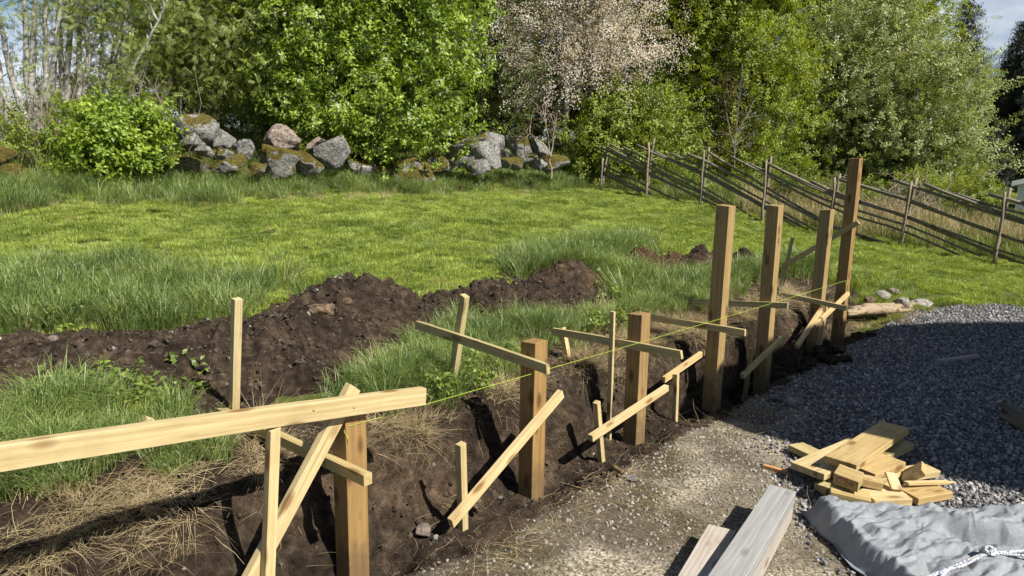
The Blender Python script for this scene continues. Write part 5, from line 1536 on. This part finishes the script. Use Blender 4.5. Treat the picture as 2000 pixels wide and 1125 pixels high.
tree('goat_willow', 'broad pale green tree with whitish flowers beyond the pole fence', 'tree', (1720, 340), 28,
     [(1640, 170, 85, 100, 0), (1760, 210, 120, 110, -0.8), (1845, 235, 50, 90, 0), (1690, 80, 100, 80, 0.5), (1640, 290, 80, 60, -0.3), (1790, 310, 120, 55, -1), (1862, 330, 42, 38, -0.5), (1700, 260, 90, 70, -1), (1815, 140, 45, 50, 0.5), (1585, 240, 40, 90, 0.5)],
     S_PALE, 7600, 'bark_dark', 0.11, 6, 'trees beyond the pole fence', 1.05, 0.42, 10, 0.62)
tree('maple', 'yellow green crown rising above the pale green tree', 'tree', (1760, 330), 33,
     [(1752, 20, 85, 70, 0), (1805, 75, 32, 50, 0), (1680, 10, 80, 70, 0), (1720, -80, 120, 80, 0), (1810, 15, 30, 40, 0)],
     S_YEL, 3000, 'bark_dark', 0.15, 3, 'trees beyond the pole fence', 1.15, 0.45, 10, 0.55)
# dark wood behind
for lab, bx, Y, lb, n in (
    ('dark tree filling the gap right of the bird cherry', 960, 27, [(960, 60, 60, 130, 0), (1000, 180, 70, 60, 0), (930, 190, 50, 60, 0), (960, -80, 90, 90, 0), (985, 240, 80, 35, 0)], 3000),
    ('dark tree behind the blossoming cherry', 1150, 29, [(1130, 60, 110, 120, 0), (1220, 140, 90, 100, 0), (1060, 170, 70, 80, 0), (1150, 230, 140, 45, 0), (1180, -80, 150, 90, 0), (1040, 40, 80, 100, 0)], 5200),
    ('dark tree between the cherry and the yellow green tree', 1330, 31, [(1330, 70, 80, 130, 0), (1290, 190, 60, 80, 0), (1350, 270, 90, 60, 0), (1330, -80, 110, 90, 0)], 2400),
    ('dark tree behind the gap between yellow green and pale green trees', 1590, 34, [(1580, 80, 70, 130, 0), (1560, 230, 70, 90, 0), (1610, 0, 90, 90, 0), (1650, 100, 80, 90, 0), (1590, 310, 120, 40, 0), (1590, -80, 110, 90, 0)], 2900),
    ('dark tree behind the rowan and bird cherry', 520, 21, [(480, 80, 80, 120, 0), (400, 150, 80, 80, 0), (560, 140, 80, 100, 0), (330, 120, 60, 70, 0), (640, 180, 100, 80, 0), (450, 220, 120, 35, 0)], 2700),
    ('dark tree behind the right half of the bird cherry', 780, 22, [(720, 100, 100, 140, 0), (830, 130, 90, 130, 0), (780, 240, 140, 40, 0), (900, 200, 60, 80, 0)], 2600)):
    tree('woodland_tree', lab, 'tree', (bx, 320), Y, lb, S_DARK, n, 'bark_dark', 0.13, 3, 'dark trees of the wood behind', 1.1, 0.42, 9, 0.4)
tree('reddish_sapling', 'thin sapling with reddish brown leaves behind the pole fence', 'sapling', (1432, 345), 19.8, [(1430, 160, 40, 40, 0), (1420, 220, 40, 50, 0), (1470, 250, 35, 40, 0), (1410, 280, 35, 30, 0)], S_BRONZE[:2], 150, 'bark_grey', 0.022, 1, None, 0.7, 0.25, 4, 0.3, trunk_px=[[(1432, 352), (1436, 280), (1442, 200), (1450, 130)], [(1433, 290), (1420, 230), (1415, 190)], [(1436, 270), (1462, 220), (1475, 190)]], twigs=40)
# green shrubs in the rough right behind fence
tree('wild_shrub', 'small light green shrub beyond the fence near the white shed', 'bush', (1908, 420), 17.5, [(1905, 375, 30, 35, 0), (1930, 395, 30, 25, 0), (1890, 400, 25, 20, 0)], S_YEL, 260, 'bark_dark', 0.012, 4, None, 0.55, 0.15, 6, 0.4)
tree('wild_shrub', 'low tangled shrub behind the middle of the fence', 'bush', (1600, 400), 17.5, [(1560, 360, 60, 30, 0), (1620, 370, 40, 30, 0), (1690, 375, 50, 25, 0)], S_MID, 300, 'bark_dark', 0.012, 4, None, 0.55, 0.18, 6, 0.3)
b = atY(1740, 400, 17.0); s_, t_ = xy2st(b[0], b[1]); b[2] = float(G(s_, t_))
T_ = Tubes(4)
for i in range(46):
    a0 = b + [RNG.normal() * 1.0, RNG.normal() * 0.5, 0]; c = a0 + [RNG.normal() * 0.5, RNG.normal() * 0.4, RNG.uniform(0.5, 1.25)]
    p_ = limb(T_, a0, c, 0.014, 0.005, 0.35)
    for q in range(3):
        limb(T_, p_[3 + q], p_[3 + q] + [RNG.normal() * 0.3, RNG.normal() * 0.2, RNG.uniform(-0.05, 0.3)], 0.006, 0.002, 0.3)
o = T_.build('dry_brush', 'twig_dry', origin=b); o.location = [float(q) for q in b]
tag(o, 'bare curving brushwood beyond the fence', 'brush', kind='stuff')
tree('wild_shrub', 'low green shrub behind the second span of the fence', 'bush', (1335, 385), 18.6, [(1325, 350, 40, 30, 0), (1360, 365, 35, 25, 0), (1300, 355, 25, 25, 0)], S_MID, 320, 'bark_dark', 0.012, 4, None, 0.6, 0.18, 6, 0.3)
tree('wild_shrub', 'sparse brownish green shrub behind the third span of the fence', 'bush', (1475, 400), 17.8, [(1460, 365, 40, 30, 0), (1510, 375, 35, 28, 0)], S_MID + S_BRONZE[:1], 260, 'bark_dark', 0.012, 4, None, 0.55, 0.18, 6, 0.3)
tree('wild_shrub', 'low yellow green shrub behind the brushwood', 'bush', (1800, 395), 18.5, [(1790, 365, 50, 25, 0), (1850, 375, 40, 25, 0)], S_YEL, 260, 'bark_dark', 0.012, 4, None, 0.55, 0.18, 6, 0.3)
# spruces
NEEDLES = [spray_obj(q) for q in S_NEEDLE]
def spruce(lab, base, apex, Y, rad, n):
    b = atY(*base, Y); s_, t_ = xy2st(b[0], b[1]); b[2] = float(G(s_, t_)); a = atY(*apex, Y)
    root = empty('spruce', b, lab, 'tree', 'spruces at right')
    h = a[2] - b[2]
    T_ = Tubes(8); T_.add(np.array([b, (a + b) / 2, a]), [0.16, 0.09, 0.02]); T_.build('trunk', 'bark_dark', root, origin=root.location)
    whorls = int(h / 0.32)
    pts, D = [], []
    for w in range(whorls):
        f = (w + 0.5) / whorls
        R_ = rad * (1 - f) ** 0.8 * RNG.uniform(0.85, 1.15)
        nb = 9
        for q in range(nb):
            az = q * 6.283 / nb + w * 0.7 + RNG.normal() * 0.15
            m = max(2, int(n * R_ / rad / whorls / nb * 2))
            Rq = R_ * RNG.uniform(0.75, 1.15)
            for e in range(m):
                g = ((e + RNG.uniform()) / m) ** 0.8
                c = b + (a - b) * f + np.array([math.cos(az), math.sin(az), 0]) * Rq * g + [RNG.normal() * 0.06, RNG.normal() * 0.06, -0.28 * Rq * g + 0.05 * RNG.normal()]
                pts.append(c); D.append([math.cos(az), math.sin(az), -0.25])
    scatter('crown', np.array(pts), dir_rot(np.array(D), 0.3), RNG.uniform(0.7, 1.15, len(pts)), NEEDLES, root, origin=root.location)['kind'] = 'stuff'
spruce('dark spruce reaching out of the picture at the right edge', (1995, 385), (2005, 40), 34, 2.4, 2600)
spruce('dark spruce left of the edge spruce, behind the white shed', (1968, 378), (1972, 150), 36, 2.0, 1900)
spruce('spruce top showing over the pale green tree against the sky', (1886, 340), (1890, 5), 38, 1.7, 1500)
spruce('shaded young spruce beside the pale green tree', (1925, 375), (1930, 250), 33, 1.3, 900)
tree('bare_birch', 'leafless grey tree against the sky between spruces', 'tree', (1960, 370), 42, [(1958, 150, 30, 60, 0), (1930, 200, 25, 50, 0), (1980, 180, 25, 50, 0)], S_ROWAN, 60, 'bark_grey', 0.08, 3, None, 0.8, 0.5, 3, 0.3, twigs=120)
tree('woodland_tree', 'low dark tree behind the white shed', 'tree', (2010, 390), 40, [(2010, 240, 60, 110, 0), (1960, 300, 60, 60, 0), (2060, 250, 60, 120, 0)], S_DARK, 1500, 'bark_dark', 0.13, 3, 'dark trees of the wood behind', 1.2, 0.45, 9, 0.4)

# dandelions
for k, (px, py, z, lab) in enumerate(((1714, 542, 0.3, 'yellow dandelion by the tall tuft next to the tallest post'), (1934, 558, 0.12, 'upper of two yellow dandelions on the right lawn'), (1930, 564, 0.12, 'lower of two yellow dandelions on the right lawn'), (1700, 482, 0.45, 'yellow dandelion at the far right lawn edge'))):
    c = gz(px, py, z + 0.08)
    root = empty('dandelion', c - [0, 0, 0.1], lab, 'flower', 'dandelions in the lawn')
    T_ = Tubes(5); T_.add(np.array([[0, 0, 0], [0.004, 0, 0.05], [0, 0, 0.1]]), 0.002); T_.build('stem', 'weed_leaf', root)
    V = rock_verts(ICO2[0], 0.022, 0.022, 0.012, 880 + k, 0, 0.3); V[:, 2] += 0.1
    mesh_obj('head', V, ICO2[1], 'dandelion', root)

# ================================================================== WHITE SHED
sb = atY(1984, 400, 24); s_, t_ = xy2st(sb[0], sb[1]); sb[2] = 2.1 - (407 - 307) / FPX * 24
shed = empty('shed', sb, 'small white boarded shed with pale roof at the right edge', 'shed')
shed.rotation_euler[2] = -0.60
def box(name, x0, x1, y0, y1, z0, z1, m, parent):
    V = [(x, y, z) for x in (x0, x1) for y in (y0, y1) for z in (z0, z1)]
    F = [(0, 1, 3, 2), (4, 6, 7, 5), (0, 4, 5, 1), (2, 3, 7, 6), (0, 2, 6, 4), (1, 5, 7, 3)]
    return mesh_obj(name, V, F, m, parent)
box('wall', 0, 2.6, 0, 2.2, 0, 0.86, 'white_paint', shed)
for i in range(8):
    box('board', -0.015, 2.615, -0.02, -0.004, 0.02 + i * 0.105, 0.115 + i * 0.105, 'white_paint', shed)
V = [(-0.2, -0.2, 0.80), (1.3, -0.2, 1.30), (2.8, -0.2, 0.80), (-0.2, 2.4, 0.80), (1.3, 2.4, 1.30), (2.8, 2.4, 0.80)]
V = V + [(x, y, z + 0.07) for x, y, z in V]
mesh_obj('roof', V, [(6, 7, 10, 9), (7, 8, 11, 10), (0, 3, 4, 1), (1, 4, 5, 2), (0, 1, 7, 6), (1, 2, 8, 7), (0, 6, 9, 3), (2, 5, 11, 8), (3, 9, 10, 4), (4, 10, 11, 5)], 'roof_sheet', shed)
mesh_obj('gable', [(0, 0.001, 0.86), (2.6, 0.001, 0.86), (1.3, 0.001, 1.28), (0, 0.05, 0.86), (2.6, 0.05, 0.86), (1.3, 0.05, 1.28)], [(0, 1, 2), (3, 5, 4), (0, 3, 4, 1), (1, 4, 5, 2), (2, 5, 3, 0)], 'white_paint', shed)
mesh_obj('fascia', [(-0.2, -0.215, 0.78), (1.3, -0.215, 1.28), (1.3, -0.215, 1.40), (-0.2, -0.215, 0.90), (-0.2, -0.20, 0.78), (1.3, -0.20, 1.28), (1.3, -0.20, 1.40), (-0.2, -0.20, 0.90)], [(0, 1, 2, 3), (4, 7, 6, 5), (0, 4, 5, 1), (3, 2, 6, 7), (0, 3, 7, 4)], 'white_paint', shed)
win = box('window', 0.72, 1.23, -0.028, -0.021, 0.27, 0.69, 'white_paint', shed)
box('pane', 0.76, 1.19, -0.034, -0.029, 0.31, 0.65, 'glass_dark', win)

# ================================================================== HOUSE inferred beside the yard, unseen (eaves outline shaped to shade the gravel)
EH = 4.2
off = np.array([SUN.x, SUN.y]) / SUN.z * EH
edge = [(5.6, 2.75), (3.28, 4.23), (2.51, 4.66), (1.80, 5.17), (1.48, 5.68), (1.60, 6.15), (3.15, 7.62), (3.85, 8.25), (4.61, 8.62), (5.4, 8.68), (6.5, 8.62), (9.5, 8.3), (12, 6.6), (11, 3.0)]  # shadow outline on the gravel; the roof edge is traced back from it
R_ = np.array(edge) + off
hc = R_.mean(0)
house = empty('house', (hc[0], hc[1], 0), 'unseen house right of the yard, its flat eaves shaped to cast the gravel shadow', 'house')
n = len(R_); Rl = R_ - hc
V = [(x, y, EH) for x, y in Rl] + [(x, y, EH + 0.02) for x, y in Rl] + [(x * 0.97, y * 0.97, EH + 0.16) for x, y in Rl]
F = [tuple(range(n))[::-1], tuple(range(2 * n, 3 * n))] + [(i, (i + 1) % n, n + (i + 1) % n, n + i) for i in range(n)] + [(n + i, n + (i + 1) % n, 2 * n + (i + 1) % n, 2 * n + i) for i in range(n)]
mesh_obj('roof', V, F, 'roof_sheet', house)
W_ = Rl * 0.62 + np.array([0.5, -0.2])
V = [(x, y, -0.1) for x, y in W_] + [(x, y, EH - 0.003) for x, y in W_]
mesh_obj('wall', V, [(i, (i + 1) % n, n + (i + 1) % n, n + i) for i in range(n)], 'house_paint', house)

# lettering on the stamped block: on the wide face towards the camera
bpy.context.view_layer.update()
mw = blk.matrix_world
best = None
for ax, half in ((1, 0.06), (2, 0.036)):
    for sg in (-1, 1):
        nrm = (mw.to_3x3().col[ax] * sg).normalized()
        d = nrm.dot((cam.location - mw.translation).normalized())
        if nrm.z < 0.75 and (best is None or d > best[0]):
            best = (d, ax, sg, half)
_, ax, sg, half = best
nl = Vector((0, 0, 0)); nl[ax] = sg
xl = Vector((1, 0, 0)); yl = nl.cross(xl)
if (mw.to_3x3() @ xl).x < 0: xl = -xl; yl = nl.cross(xl)
to.matrix_local = Matrix(((xl.x, yl.x, nl.x, nl.x * (half + 0.001)), (xl.y, yl.y, nl.y, nl.y * (half + 0.001)), (xl.z, yl.z, nl.z, nl.z * (half + 0.001)), (0, 0, 0, 1)))
